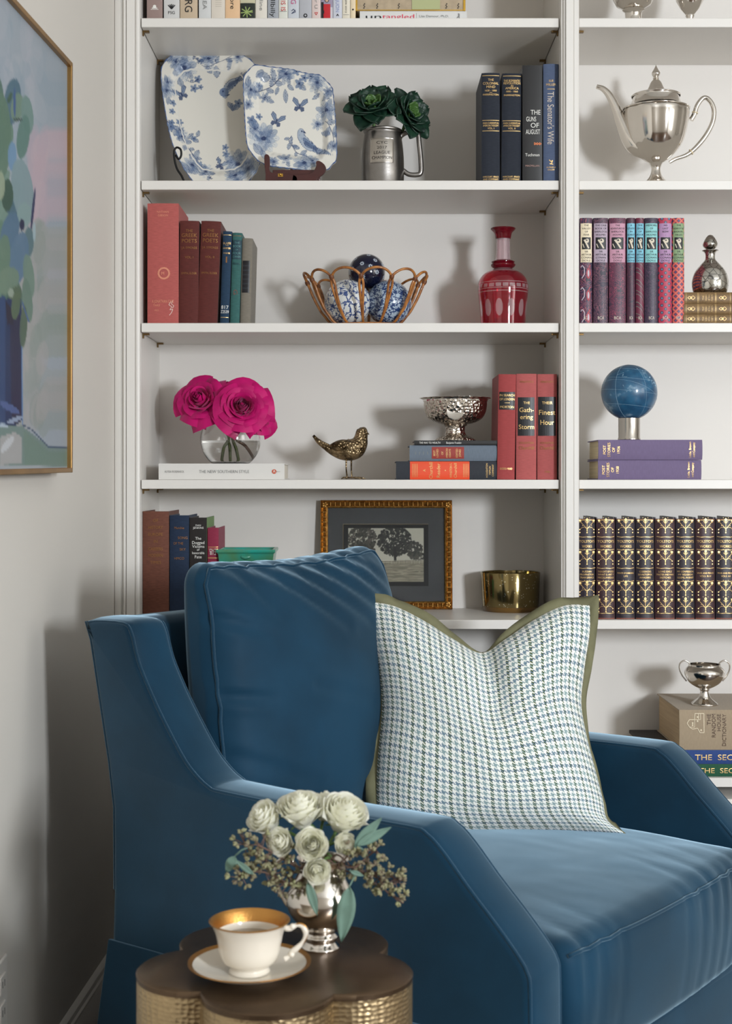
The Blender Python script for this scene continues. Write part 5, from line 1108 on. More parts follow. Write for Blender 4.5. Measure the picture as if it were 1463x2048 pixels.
def bloom_mesh(c, d, R, n, seed, curlmax=.5, tip=0, hgt=1.0, open_=1.0):
    rs_ = random.Random(seed); M3 = Vector(d).to_track_quat('Z', 'Y').to_matrix(); m = MB()
    for i in range(n):
        k = (i+.4)/n; th = i*2.399+rs_.uniform(-.2, .2); hw = 1.25-.45*k
        m.grid(petal_fn(Vector(c), M3, R, k*open_, th, hw, hgt*(1.0-.22*k), curlmax*max(0, k-.25)**1.2*1.5, rs_, tip*max(0, k-.4)*1.6), 8, 8)
    m.sphere(tuple(Vector(c)+M3 @ Vector((0, 0, -.12*R))), .34*R, 8)
    m.tube([tuple(Vector(c)+M3 @ Vector((0, 0, h*R))) for h in (0, .25, .42, .52)], [.16*R, .15*R, .10*R, .02*R], 10)
    return m
# round glass bowl of magenta roses
y = .105; q = q_(y); vb = rootat('glass_bowl_vase', 461, y, ROSEZ, 'round clear glass bowl half filled with water holding four magenta roses', 'vase')
Rv = 60.5*q; czv = .047
gp = []
for k in range(26):
    a = math.radians(-52+ (96)*k/25); gp.append((Rv*math.cos(a), czv+Rv*math.sin(a)))
z0_ = gp[0][1]; gp = [(0, 0.0005), (gp[0][0]*.8, .0004)]+[(r_, z_-z0_+.001) for r_, z_ in gp]
inn = [(max(0, r_-.0022), z_+(.004 if i < 2 else .001)) for i, (r_, z_) in enumerate(gp)][::-1]
m = MB(); m.lathe(gp+inn, 72); m.build('bowl', GLASS, vb, smooth=60)
wl = wz(882, y)-ROSEZ
wpz = [(max(0, r_-.0026), max(z_, .0052)) for r_, z_ in gp if z_ < wl-.001]; wpz += [(Rv*math.cos(math.asin(max(-1, min(1, (wl+z0_-.001-czv)/Rv))))-.0028, wl), (0, wl)]
m = MB(); m.lathe(wpz, 72); m.build('water', pm('water', (250, 252, 250), .0, trans=1, ior=1.33), vb, smooth=60)
mag = pm('magenta_petals', (186, 8, 100), .55, sheen=.35, stint=(1, .5, .8), spec=.3, var=.2, vscale=30); stm = pm('rose_stem', (84, 92, 44), .5, var=.3, vscale=60); stb = pm('rose_stem_brown', (92, 64, 44), .5)
vx, vz = vb.location.x, ROSEZ
for i, (px, py, dy, Rpx, d, n, sx, sy, lb, tp_) in enumerate([
    (405, 802, -.012, 46, (-.35, -.85, .42), 40, -.004, .0, 'magenta rose tilting left, leftmost bloom over the glass bowl', 1.1),
    (484, 815, -.045, 45, (.10, -1, .32), 54, .0, -.004, 'largest magenta rose, facing front in the glass bowl', .8),
    (456, 785, .012, 38, (.0, -.25, 1), 34, .002, .010, 'magenta rose at the back top, between the left and front blooms', .7),
    (516, 824, -.006, 41, (.8, -.5, .2), 36, .012, .004, 'magenta rose at the right side of the glass bowl, partly hidden', 1.2)]):
    c = Vector((wx(px, y+dy), y+dy, wz(py, y+dy))); bs = Vector((vx+sx*1.2, y+sy, vz+.0085))
    rt = empty('rose', bs, lb, 'flower', 'magenta roses in the glass bowl'); cl = c-bs
    bloom_mesh(cl, d, Rpx*q*1.02, int(n*.8), 20+i, .70, tp_, .95).build('bloom', mag, rt, smooth=180)
    nd = Vector(d).normalized(); m = MB(); neck = Vector((vx+(-.006+.004*i), y-.002, wz(872, y)))-bs
    ft = Vector(((-.012, 0, .012, .030)[i], 0, (0, .0, .0, .006)[i]))
    m.tube(spl([tuple(ft), tuple((neck+ft)*.5+Vector((0, 0, .004))), tuple(neck), tuple(cl-nd*Rpx*q*.5)], 5), .0026, 8); m.build('stem', stb if i == 3 else stm, rt, smooth=180)
    if i in (0, 1):
        m = MB()
        for a_ in range(4): 
            dd = Vector((math.cos(a_*1.6+i), math.sin(a_*1.6+i), -.9)); m.tube(spl([tuple(cl-nd*Rpx*q*.45), tuple(cl-nd*Rpx*q*.45+dd*.010), tuple(cl-nd*Rpx*q*.45+dd*.022)], 3), [.003]*3+[.003, .002, .001, .0004][:4], 6, flat=.4)
        m.build('sepals', stm, rt, smooth=180)

# ================================================================ PAINTING ON THE LEFT WALL
wd = Vector((.0412, 1, 0)).normalized(); wn = Vector((1, -.0412, 0)).normalized()
py_, pz0, pz1, PL = -.535, 1.1105, 1.826, .62
pnt = empty('painting', (left_x(py_), py_, pz0), 'abstract painting of green leaves in a blue vase, thin gold frame', 'painting')
tilt = -.013
def PW(s, z, e):  # s: distance from the right-hand edge towards the camera, z above the bottom edge, e off the wall
    zz = z+tilt*s; return Vector(-wd*s+wn*e+Vector((0, 0, zz)))
Hh = pz1-pz0; m = MB()
def pbox(m, s0, s1, z0, z1, e0, e1):
    v_ = [PW(s, z, e) for e in (e0, e1) for s, z in ((s0, z0), (s1, z0), (s1, z1), (s0, z1))]; m.add(v_, [(0, 1, 2, 3), (7, 6, 5, 4), (0, 4, 5, 1), (1, 5, 6, 2), (2, 6, 7, 3), (3, 7, 4, 0)])
ff = .0085; pbox(m, 0, ff, 0, Hh, .002, .042); pbox(m, PL-ff, PL, 0, Hh, .002, .042); pbox(m, ff, PL-ff, 0, ff, .002, .042); pbox(m, ff, PL-ff, Hh-ff, Hh, .002, .042)
m.build('frame', pm('thin_gold_frame', (160, 124, 74), .36, metal=.75, var=.15, vscale=12), pnt, smooth=0, bevel=.001)
cv = Canvas(900, 2048, (164, 172, 180)); cv.gain = .92; OX = 700; rs = random.Random(4)
P_ = lambda pts: [(x+OX, yy) for x, yy in pts]
def dab(x, yy, rx, ry, a, c, al=.95): cv.ell(x+OX, yy, rx, ry, a, c, al)
cv.poly([(0, 0), (900, 0), (900, 1900), (0, 1900)], (158, 168, 178))
for i in range(260): dab(rs.uniform(-700, 200), rs.uniform(0, 1000), rs.uniform(10, 50), rs.uniform(40, 160), rs.uniform(-.4, .4), rs.choice([(150, 164, 176), (172, 178, 186), (140, 158, 172), (178, 180, 190)]), .35)
for i in range(60): dab(rs.uniform(120, 195), rs.uniform(540, 930), 22, 60, .2, rs.choice([(188, 168, 178), (194, 174, 182), (180, 166, 178)]), .4)
for i in range(120): dab(rs.uniform(70, 200), rs.uniform(950, 1760), 25, 70, .1, rs.choice([(152, 160, 158), (166, 166, 166), (140, 152, 146), (172, 168, 168)]), .5)
for i in range(90): dab(rs.uniform(-700, 60), rs.uniform(350, 1250), rs.uniform(20, 50), rs.uniform(60, 130), rs.uniform(-.5, .5), rs.choice([(96, 128, 110), (78, 110, 98), (110, 140, 126), (70, 104, 122), (92, 128, 150)]), .9)
for (x, yy, rx, ry, a, c) in ((0, 560, 45, 180, 0, (92, 122, 104)), (70, 440, 26, 60, .1, (112, 138, 122)), (40, 400, 8, 24, .3, (60, 92, 72)), (112, 470, 24, 80, -.1, (112, 142, 136)), (95, 560, 26, 90, .1, (90, 126, 118)), (50, 640, 18, 60, 0, (110, 146, 178)), (60, 420, 5, 60, .0, (60, 90, 140)), (72, 490, 20, 5, 0, (40, 60, 60)),
    (92, 780, 44, 130, -.12, (128, 152, 158)), (100, 880, 30, 50, 0, (132, 158, 158)), (30, 800, 24, 66, 0, (54, 84, 70)), (2, 760, 18, 60, 0, (150, 164, 140)), (90, 920, 10, 24, 0, (24, 34, 66)), (135, 860, 5, 90, .1, (34, 44, 84)), (40, 950, 36, 80, .2, (80, 112, 138)), (118, 990, 20, 60, 0, (86, 116, 124)), (140, 950, 6, 40, 0, (160, 182, 190)), (75, 1060, 40, 110, .15, (90, 120, 146)), (10, 1080, 30, 120, .1, (100, 128, 110)), (118, 1130, 22, 90, -.1, (112, 138, 126)),
    (30, 1150, 44, 60, .5, (112, 136, 118)), (60, 1220, 26, 50, .3, (84, 104, 84)), (112, 1230, 20, 90, -.1, (104, 130, 118)), (95, 1330, 16, 80, .05, (90, 108, 92)), (45, 1200, 12, 20, 0, (150, 164, 150))): dab(x, yy, rx, ry, a, c)
cv.poly(P_([(-230, 1215), (86, 1225), (92, 1350), (92, 1720), (60, 1745), (-230, 1745)]), (30, 52, 90)); cv.poly(P_([(-230, 1215), (22, 1215), (22, 1745), (-230, 1745)]), (44, 70, 112)); cv.poly(P_([(40, 1290), (82, 1290), (86, 1730), (48, 1740)]), (36, 40, 70))
cv.poly(P_([(22, 1230), (50, 1270), (56, 1330), (30, 1330)]), (34, 34, 56)); dab(65, 1250, 18, 60, .1, (88, 108, 84)); dab(96, 1340, 15, 86, .05, (84, 104, 88)); cv.line(P_([(90, 1420), (92, 1740)]), 4, (104, 140, 184)); cv.line(P_([(92, 1240), (118, 1320)]), 5, (70, 100, 150))
dab(40, 1670, 45, 14, .5, (80, 100, 150)); dab(60, 1720, 36, 10, -.4, (150, 166, 190)); dab(20, 1745, 30, 8, .2, (180, 196, 210))
cv.poly(P_([(-700, 1760), (0, 1750), (88, 1742), (200, 1830), (200, 1910), (-700, 1910)]), (116, 138, 134)); cv.poly(P_([(0, 1790), (60, 1770), (90, 1790), (90, 1900), (0, 1905)]), (168, 168, 168)); dab(30, 1820, 40, 14, -.9, (196, 200, 204)); cv.line(P_([(92, 1740), (130, 1760), (200, 1832)]), 5, (60, 84, 110)); cv.poly(P_([(96, 1760), (200, 1850), (200, 1905), (100, 1905)]), (112, 136, 126))
m = MB(); ns, nz_ = 150, 220; s0, s1, a0, a1 = ff, PL-ff, ff, Hh-ff
m.grid(lambda u, v: PW(s0+(s1-s0)*u, a0+(a1-a0)*v, .034), ns, nz_)
xy = []
for i in range(ns+1):
    for j in range(nz_+1):
        s = s0+(s1-s0)*i/ns; z = a0+(a1-a0)*j/nz_; fx = s/.30; xy.append((192-(192)*min(3.6, s/.29)+OX, 60+ (1910-60)*(1-z/Hh) if False else (1905-(1905-262)*(z/Hh)) ))
xy = np.array(xy); 
# the drawing above was laid out by eye in rows that spread with nearness; undo that spread so that the canvas is a true rectangle
K = np.array([PW(s0+(s1-s0)*i/ns, a0+(a1-a0)*j/nz_, .034)+pnt.location for i in range(ns+1) for j in range(nz_+1)])
T_ = np.maximum(1.6, K[:, 1]+D0); PXc = (CX+K[:, 0]*F/T_)*2.046; PYc = (HY-(K[:, 2]-ZC)*F/T_)*2.048
m.c = cv.sample(PXc+OX, PYc)
m.build('canvas', pm('oil_paint', (150, 160, 170), .5, attr=True, bump=.25, bscale=60), pnt, smooth=180)

# ================================================================ ARMCHAIR
O = Vector((.122, -1.03, 0)); A36 = math.atan2(-.6, .8)
vel = pm('blue_velvet', (14, 51, 73), .6, var=.26, vscale=6, bump=.18, bscale=900, sheen=1.0, stint=(.49, .70, .86), srough=.40, spec=.15, bdist=.0006)
ch = empty('armchair', (O.x, O.y, 0), 'blue velvet slope-arm armchair with loose cushions, in front of the bookcase', 'armchair', rot=(0, 0, A36))
# chair frame: local x = forward, local y = across from the near arm to the far arm
prof_c = [(-.632, .02), (-.612, .20), (-.603, .36), (-.600, .44), (-.601, .572), (-.613, .644), (-.638, .758), (-.655, .835), (-.668, .866), (-.640, .872), (-.575, .872), (-.556, .858), (-.545, .828), (-.533, .80), (-.496, .742), (-.447, .678), (-.420, .652), (-.390, .634), (-.36, .630), (-.20, .627), (-.02, .628), (.012, .622), (.04, .601), (.08, .560), (.122, .520), (.157, .484), (.172, .462), (.176, .435), (.177, .30), (.177, .02)]
dense = spl(prof_c[8:-1], 3)
prof_d = prof_c[:8]+[tuple(p) for p in dense]+[prof_c[-1]]
TA = .085
for y0, y1 in ((-TA, 0), (.637, .637+TA)):
    m = MB(); r_ = .014
    prof_use = prof_d if y0 < 0 else [(u-.062*max(0, min(1, (z-.64)/.2)), z-.02*max(0, min(1, (z-.64)/.2))) for u, z in prof_d]
    # rounded long edges: inset rings
    P = np.array(prof_use); n = len(P); nor = []
    for i in range(n):
        a = P[i-1]; b = P[(i+1) % n]; d = b-a; d = d/np.hypot(*d); nor.append((-d[1], d[0]))
    nor = np.array(nor); cen = P.mean(0)
    if ((P+nor*.01-cen)**2).sum() > ((P-cen)**2).sum(): nor = -nor
    rings = []
    for k in range(5):
        a = PI/2*k/4; rings.append((y0+r_*(1-math.sin(a)), P+nor*r_*(1-math.cos(a))*.0+nor*(r_*(1-math.sin(a)))*0))
    ys = []
    for k in range(6): a = PI/2*k/5; ys.append((y0+r_*(1-math.cos(a)), r_*(1-math.sin(a))))
    ys = ys+[(y0+(y1-y0)*t, -.0025*math.sin(PI*t)) for t in (.3, .5, .7)]+[(y0+y1-a, b) for a, b in reversed(ys)]
    vs = []
    for (yy, ins) in ys:
        Q_ = P+nor*ins; vs += [(x, yy, z) for x, z in Q_]
    fs = [(k*n+i, (k+1)*n+i, (k+1)*n+(i+1) % n, k*n+(i+1) % n) for k in range(len(ys)-1) for i in range(n)]
    fs += [tuple(range(n)), tuple((len(ys)-1)*n+i for i in range(n-1, -1, -1))]
    m.add(vs, fs); arm = m.build('arm', vel, ch, smooth=50)
    for yy, sg in ((y0, 1), (y1, -1)):
        m = MB(); Q_ = (P+nor*.0042)[3:]; m.tube([(x, yy+sg*.0042, z) for x, z in Q_], .0026, 8); m.build('piping', vel, arm, smooth=180)
m = MB(); bp_ = [(-.63, .02), (-.600, .44), (-.602, .60), (-.640, .765), (-.668, .862), (-.655, .870), (-.615, .868), (-.600, .855), (-.585, .78), (-.55, .60), (-.54, .44), (-.54, .02)]
m.prism([tuple(p) for p in bp_], lambda a, b, w: (a, w, b), -.002, .639); m.build('back_frame', vel, ch, smooth=50, bevel=.008, bseg=3)
m = MB(); m.box(-.56, .168, -.001, .638, .03, .295); m.build('seat_base', vel, ch, bevel=.012, bseg=3)
# flared skirt panel low on the outside
m = MB(); m.prism([(-.603, .36), (.178, .36), (.184, .015), (-.645, .015)], lambda a, b, w: (a, w+(-.022*(.36-b)/.345), b), -TA-.004, -TA+.002); m.build('skirt', vel, ch, bevel=.001)
def soft(name, cfn, n=26, mats=vel, parent=ch, sub=0):
    """closed cushion: cube grid mapped by cfn(x, y, z) with x, y, z in [-1, 1]"""
    m = MB()
    for ax in range(3):
        for sg in (-1, 1):
            def f(u, v, ax=ax, sg=sg):
                p = [0, 0, 0]; p[ax] = sg; p[(ax+1) % 3] = 2*u-1; p[(ax+2) % 3] = (2*v-1)*sg; return cfn(*p)
            m.grid(f, n, n)
    return m.build(name, mats, parent, smooth=180, weld=True)
def rbox(x, y, z, hx, hy, hz, r):
    v = Vector((x*hx, y*hy, z*hz)); c = Vector((max(-(hx-r), min(hx-r, v.x)), max(-(hy-r), min(hy-r, v.y)), max(-(hz-r), min(hz-r, v.z)))); d = v-c
    if d.length > 1e-9 and (abs(d.x) > 1e-9)+(abs(d.y) > 1e-9)+(abs(d.z) > 1e-9) > 0: d = d.normalized()*r
    return c+d
def gauss(d, w): return math.exp(-(d/w)**2)
# seat cushion
def seatf(x, y, z):
    p = rbox(x, y, z, .33, .3165, .088, .026); u, v = p.x/.33, p.y/.3165
    cr = max(0, 1-u*u)**.7*max(0, 1-v*v)**.6
    p.z += (.026*cr if z > 0 else -.004)*max(0, p.z/.088 if z > 0 else 1)
    if u > .5: # front face puffs and gathers
        w = (u-.5)/.5; mid = 1-(p.z/.088)**2
        p.x += .014*max(0, 1-v*v)*w+.010*mid*w
        g = sum(gauss(v-c0-.05*(p.z/.088), .022)*a for c0, a in ((-.90, 1), (-.78, .8), (-.60, .5), (.05, .4), (.22, .7), (.36, .8), (.50, 1), (.62, .9), (.75, .7)))
        p.x -= .0045*g*w*(.4+.6*max(0, p.z/.088))
        g2 = sum(gauss(v-c0-.28*(1-u), .028)*a for c0, a in ((-.85, 1), (-.66, .6), (.2, .8), (.4, .8), (.58, .7), (.78, .6)))
        if z > 0: p.z -= .0028*g2*w
    p += Vector((0, 0, .0018*mnoise.noise(Vector((p.x*9, p.y*9, 3)))))
    if z > 0 and abs(u) < .98: p.z += .0005*mnoise.noise(Vector((p.x*22, p.y*34, 1)))
    return Vector((-.150+p.x, .3185+p.y, .388+p.z))
sc_ = soft('seat_cushion', seatf, 64)
m = MB(); pts = []
for k in range(60):
    v = -1+2*k/59; q0 = seatf(1.0, v, .86); pts.append((q0.x+.0015, q0.y, q0.z+.0015))
m.tube(pts, .0026, 8); m.build('piping', vel, sc_, smooth=180)
# back cushion: stands on the seat cushion, leans on the back frame, gathered along the top
def backf(x, y, z):
    hz, hy, hx = .238, .262, .056
    p = rbox(x, y, z, hx, hy, hz, .040); u, v, w = p.x/hx, p.y/hy, p.z/hz
    puff = max(0, 1-v*v*.96)**.55*max(0, 1-abs(w)**2.6*.97)**.6
    p.x = p.x*(.24+.76*puff**.6) + (.050*puff if x > 0 else -.012*puff)*abs(u)
    # ears: the top edge sinks a little in the middle and pulls in at the sides
    p.y *= 1-(.075 if v > 0 else .02)*max(0, w)**1.5
    p.z += -.006*math.cos(v*PI/2)*max(0, w)**3 + .012*max(0, v)*max(0, w)**2
    p.y += -.012*v*abs(w)**2*0 - .010*v*(1-w*w)*-.2
    if x > 0:
        # diagonal drag lines falling from the top seam
        for (v0, w0, v1, w1, a, wd_) in ((-.55, .98, .10, .50, .006, .035), (-.30, .99, .38, .52, .0055, .03), (-.05, .99, .55, .60, .006, .035), (.25, .99, .72, .66, .006, .035), (.50, .99, .85, .72, .005, .03), (-.95, .62, -.62, .50, .006, .04), (-.93, .10, -.66, .06, .006, .035), (-.75, .95, -.50, .62, .004, .04), (-.93, -.30, -.35, -.55, .003, .05), (-.3, .12, .25, -.05, .002, .04)):
            dv, dw = v1-v0, w1-w0; L2 = dv*dv+dw*dw; t = max(0, min(1, ((v-v0)*dv+(w-w0)*dw)/L2)); d = math.hypot(v-v0-t*dv, w-w0-t*dw)
            p.x -= 1.0*a*gauss(d, wd_)*(1-t*.7); p.x += a*.8*gauss(d-.075, wd_*1.1)*(1-t*.8)
        p.x += .003*mnoise.noise(Vector((v*2.2, w*2.6, 5)))
    g = sum(gauss(v-c0, .03) for c0 in (-.82, -.6, -.38, -.15, .08, .3, .5, .7))
    p.z -= .0035*g*max(0, w-.7)/.3
    lean = .24
    zc = .724+p.z; xc = -.505-lean*(p.z)*.62+p.x
    return Vector((xc, .282+p.y+.006*w, zc))
bcx = soft('back_cushion', backf, 64)
m = MB(); pts = []
for k in range(70):
    if k < 20: vv, ww = -.985, -.9+1.75*k/19
    elif k < 50: vv, ww = -.93+1.86*(k-20)/29, .985
    else: vv, ww = .985, .85-1.75*(k-50)/19
    q0 = backf(.80, vv, ww); pts.append(tuple(q0+Vector((.002, (.001 if vv > 0 else -.001) if abs(vv) > .97 else 0, .0012 if ww > .97 else 0))))
m.tube(pts, .0028, 8); m.build('piping', vel, bcx, smooth=180)

# ================================================================ THROW PILLOW
def pil_pt(px, py, e=0, tb=2.475):
    b = (py-HY)/F; t = (tb+.40*(ZC-.49))/(1+.40*b); a = (px-CX)/F
    n = Vector((0, -1, .40)).normalized(); return Vector((a*t, t-D0, ZC-b*t))+n*e
topc = spl([(733, 1201), (790, 1213), (850, 1243), (905, 1278), (962, 1306), (1010, 1278), (1070, 1238), (1125, 1212), (1181, 1209)], 8)
botc = spl([(757, 1652), (830, 1666), (930, 1668), (1030, 1664), (1130, 1664), (1200, 1666), (1250, 1668)], 8)
lefc = spl([(733, 1201), (742, 1270), (757, 1350), (763, 1420), (756, 1500), (752, 1580), (757, 1652)], 8)
rigc = spl([(1181, 1209), (1178, 1270), (1168, 1340), (1162, 1405), (1172, 1470), (1190, 1540), (1205, 1600), (1214, 1640), (1250, 1668)], 8)
def ev(c, t): c = np.array(c); k = t*(len(c)-1); i = min(int(k), len(c)-2); f = k-i; return c[i]*(1-f)+c[i+1]*f
TLc, TRc, BLc, BRc = map(np.array, ((733, 1201), (1181, 1209), (757, 1652), (1250, 1668)))
def coons(s, t): return (1-t)*ev(topc, s)+t*ev(botc, s)+(1-s)*ev(lefc, t)+s*ev(rigc, t)-((1-s)*(1-t)*TLc+s*(1-t)*TRc+(1-s)*t*BLc+s*t*BRc)
def bulge(s, t):
    a = max(0, 1-abs(2*s-1)**2.6)**.62*max(0, 1-abs(2*t-1)**2.6)**.62
    ch_ = gauss((s-.51-.10*t), .05+.10*t)*max(0, 1-t/.42); return .078*a*(1-.72*ch_)+.004*mnoise.noise(Vector((s*5, t*5, 0)))*a
p0 = pil_pt(980, 1665); pil = empty('throw_pillow', (p0.x, p0.y, p0.z), 'square houndstooth throw pillow in green, blue and white with olive flange, on the armchair', 'pillow')
hs = bpy.data.materials.new('houndstooth_wool'); MATS['hs'] = hs; hs.use_nodes = True; N, L, b = nodes(hs); b.inputs['Roughness'].default_value = .9; b.inputs['Sheen Weight'].default_value = .3; b.inputs['Specular IOR Level'].default_value = .2
uv = N.new('ShaderNodeUVMap'); sx_ = N.new('ShaderNodeSeparateXYZ'); L.new(uv.outputs[0], sx_.inputs[0])
def mth(op, a, b_=None, c=None):
    n = N.new('ShaderNodeMath'); n.operation = op
    for i, v_ in enumerate((a, b_, c)):
        if v_ is None: continue
        if isinstance(v_, (int, float)): n.inputs[i].default_value = v_
        else: L.new(v_, n.inputs[i])
    return n.outputs[0]
I = mth('FLOOR', mth('MULTIPLY', sx_.outputs[0], 320)); J = mth('FLOOR', mth('MULTIPLY', sx_.outputs[1], 320))
wdk = mth('LESS_THAN', mth('MODULO', I, 8), 3.5); fdk = mth('LESS_THAN', mth('MODULO', J, 8), 3.5); tw = mth('LESS_THAN', mth('MODULO', mth('ADD', I, J), 4), 1.5)
wgr = mth('LESS_THAN', mth('MODULO', I, 16), 7.5); fnv = mth('LESS_THAN', mth('MODULO', J, 16), 7.5)
def mixc(f, a, b_):
    n = N.new('ShaderNodeMix'); n.data_type = 'RGBA'; L.new(f, n.inputs[0])
    for k, v_ in ((6, a), (7, b_)):
        if isinstance(v_, tuple): n.inputs[k].default_value = (*lin(v_), 1)
        else: L.new(v_, n.inputs[k])
    return n.outputs[2]
WW = (238, 238, 232); warp = mixc(wdk, WW, mixc(wgr, (132, 156, 160), (66, 84, 34))); weft = mixc(fdk, WW, mixc(fnv, (138, 160, 162), (96, 118, 142)))
L.new(mixc(tw, weft, warp), b.inputs['Base Color'])
wv_ = N.new('ShaderNodeTexNoise'); wv_.inputs['Scale'].default_value = 500; tcn = N.new('ShaderNodeTexCoord'); L.new(tcn.outputs['Object'], wv_.inputs[0]); bmp = N.new('ShaderNodeBump'); bmp.inputs['Strength'].default_value = .3; bmp.inputs['Distance'].default_value = .001; L.new(wv_.outputs['Fac'], bmp.inputs['Height']); L.new(bmp.outputs[0], b.inputs['Normal'])
olive = pm('olive_linen', (112, 110, 82), .85, var=.08, vscale=60, bump=.3, bscale=900)
n_ = 90
for nm, sg, mt_ in (('front_panel', 1, hs), ('back_panel', -1, olive)):
    m = MB(); m.grid(lambda u, v: pil_pt(*coons(u, v), bulge(u, v)*(1 if sg > 0 else -.62))-p0, n_, n_)
    o = m.build(nm, mt_, pil, smooth=180)
    ul = o.data.uv_layers.new(name='UVMap'); vi = np.zeros(len(o.data.loops), dtype=np.int32); o.data.loops.foreach_get('vertex_index', vi)
    st_ = np.stack([vi//(n_+1)/n_, 1-(vi % (n_+1))/n_], -1).astype(np.float32)
    ul.data.foreach_set('uv', st_.ravel())
# flange: a flat doubled border with folded corners
bd = [ev(topc, i/40) for i in range(40)]+[ev(rigc, i/40) for i in range(40)]+[ev(botc, 1-i/40) for i in range(40)]+[ev(lefc, 1-i/40) for i in range(40)]
bd = np.array(bd); cenp = bd.mean(0); nb = len(bd); m = MB(); vs = []
for i in range(nb):
    a = bd[i-2]; c = bd[(i+2) % nb]; d = c-a; d = d/np.hypot(*d); nrm = np.array((d[1], -d[0]))
    if i < 40: wdt = 18
    elif i >= 120: wdt = 21
    elif i < 80: wdt = float(np.interp(i, [40, 50, 62, 74, 79], [16, 14, 4, 4, 14]))
    else: wdt = 5
    cr_ = i % 40; near = min(cr_, 40-cr_)
    if near < 3: nrm = (bd[i]-cenp)/np.hypot(*(bd[i]-cenp)); wdt = 30 if 76 < i < 84 else 24
    wav = 2.2*math.sin(i*1.7)+1.5*math.sin(i*.9); dip = gauss(i-20, 5) if i < 40 else 0
    o_ = bd[i]+nrm*(wdt*(1-.9*dip))+np.array((0, 0)); e_ = .006*math.sin(i*.8)*(1+.8*(near < 6))-.006
    vs += [pil_pt(*(bd[i]-nrm*3), 0)-p0, pil_pt(*(bd[i]+nrm*wdt*.5*(1-.9*dip)), e_*.6)-p0, pil_pt(*o_, e_)-p0]
fs = [(i*3+k, ((i+1) % nb)*3+k, ((i+1) % nb)*3+k+1, i*3+k+1) for i in range(nb) for k in range(2)]
m.add(vs, fs); m.build('flange', olive, pil, smooth=60, solid=.003)

# ================================================================ SIDE TABLE, TEA CUP, FLOWER JUG
tt = .52; tc_ = (-.1065, -1.325); st = empty('side_table', (tc_[0], tc_[1], 0), 'hammered brass drum side table with scalloped five-lobed outline, in front of the armchair', 'side table')
ham = pm('hammered_brass', (176, 154, 118), .36, metal=.9, bump=.5, bscale=140, vor=True, bdist=.003, stretch=(1, 1, 1.35), var=.2, vscale=9); [setattr(n_.inputs['Randomness'], 'default_value', .4) for n_ in ham.node_tree.nodes if n_.type == 'TEX_VORONOI']; btop = pm('bronze_tabletop', (98, 80, 62), .36, metal=.8, var=.2, vscale=16, bump=.1, bscale=400)
def lobe(a, rr_=1.0):
    k = ((math.degrees(a)-15) % 72)-36; k = math.radians(k); Rc, rl = .0905, .0765
    # distance to the lobe circle whose centre lies at the middle of this sector
    return rr_*(Rc*math.cos(k)+math.sqrt(max(0, rl*rl-(Rc*math.sin(k))**2)))
def ringp(z, off=0, n=360): return [((lobe(2*PI*i/n)+off)*math.cos(2*PI*i/n), (lobe(2*PI*i/n)+off)*math.sin(2*PI*i/n), z) for i in range(n)]
def loft(m, rings, cap=True):
    n = len(rings[0]); vs = [p for r_ in rings for p in r_]; fs = [(k*n+i, k*n+(i+1) % n, (k+1)*n+(i+1) % n, (k+1)*n+i) for k in range(len(rings)-1) for i in range(n)]
    if cap: fs += [tuple(range(n-1, -1, -1)), tuple((len(rings)-1)*n+i for i in range(n))]
    m.add(vs, fs)
m = MB(); loft(m, [ringp(z) for z in (0, .02, .15, .3, .45, tt-.008)]); m.build('drum', ham, st, smooth=50)
m = MB(); loft(m, [ringp(tt-.008, 0), ringp(tt-.002, .0008), ringp(tt, -.0015)]); m.build('tabletop', btop, st, smooth=50)
# saucer and cup
cx_, cy_ = -.1355, -1.375; por = pm('ivory_porcelain', (228, 220, 206), .18, coat=.5); gb = pm('etched_gold_band', (190, 138, 74), .32, metal=.9, bump=.5, bscale=700)
sa = empty('saucer', (cx_, cy_, tt), 'ivory porcelain saucer with wide gold rim under the tea cup', 'saucer')
R = .0715; m = MB(); m.lathe([(0, .003), (.020, .003), (.026, .0005), (.028, .0005), (.030, .003), (.048, .007), (.066, .0145), (R, .0175), (R, .0188), (.066, .0165), (.050, .0098), (.030, .0060), (.026, .0055), (0, .0055)], 96, matf=lambda a, z, i: 1 if i in (7, 8) else 0); m.build('dish', [por, gb], sa, smooth=60)
cu = empty('tea_cup', (cx_, cy_, tt+.0058), 'ivory porcelain tea cup with wide gold rim, filled with tea, on the saucer', 'cup')
co = spl([(.0235, .0), (.0240, .002), (.0215, .0055), (.0235, .0085), (.0300, .013), (.0345, .022), (.0370, .034), (.0395, .046), (.0438, .0555), (.0472, .0600)], 5)
ci_ = [(max(0, r_-.0018), z_+.0008) for r_, z_ in reversed(co) if z_ > .012]+[(0, .012)]
no = len(co); m = MB(); m.lathe([(0, .001), (.02, .0005)]+co+ci_, 96, matf=lambda a, z, i: 1 if (i >= no+1 and z > .0475) or (i == no) else 0); m.build('bowl', [por, gb], cu, smooth=60)
m = MB(); m.lathe([(0, .0385), (.0356, .0385), (.0358, .0392), (0, .0392)], 64); m.build('tea', pm('tea', (150, 120, 70), .04, trans=.5, ior=1.33, coat=1), cu, smooth=60)
hp = spl([(.041, .050), (.048, .0505), (.0555, .054), (.0625, .0515), (.0655, .044), (.0625, .035), (.055, .027), (.049, .0225), (.045, .017), (.0405, .0145)], 5)
m = MB(); m.tube([(r_*math.cos(.02), r_*math.sin(.02)-.0, z_) for r_, z_ in hp], [.0030+.0006*math.sin(k*.45) for k in range(len(hp))], 10)
m.sphere((.050, .0, .0525), .0036, 8); m.sphere((.049, 0, .020), .0036, 8); hnd = m.build('handle', por, cu, smooth=180)
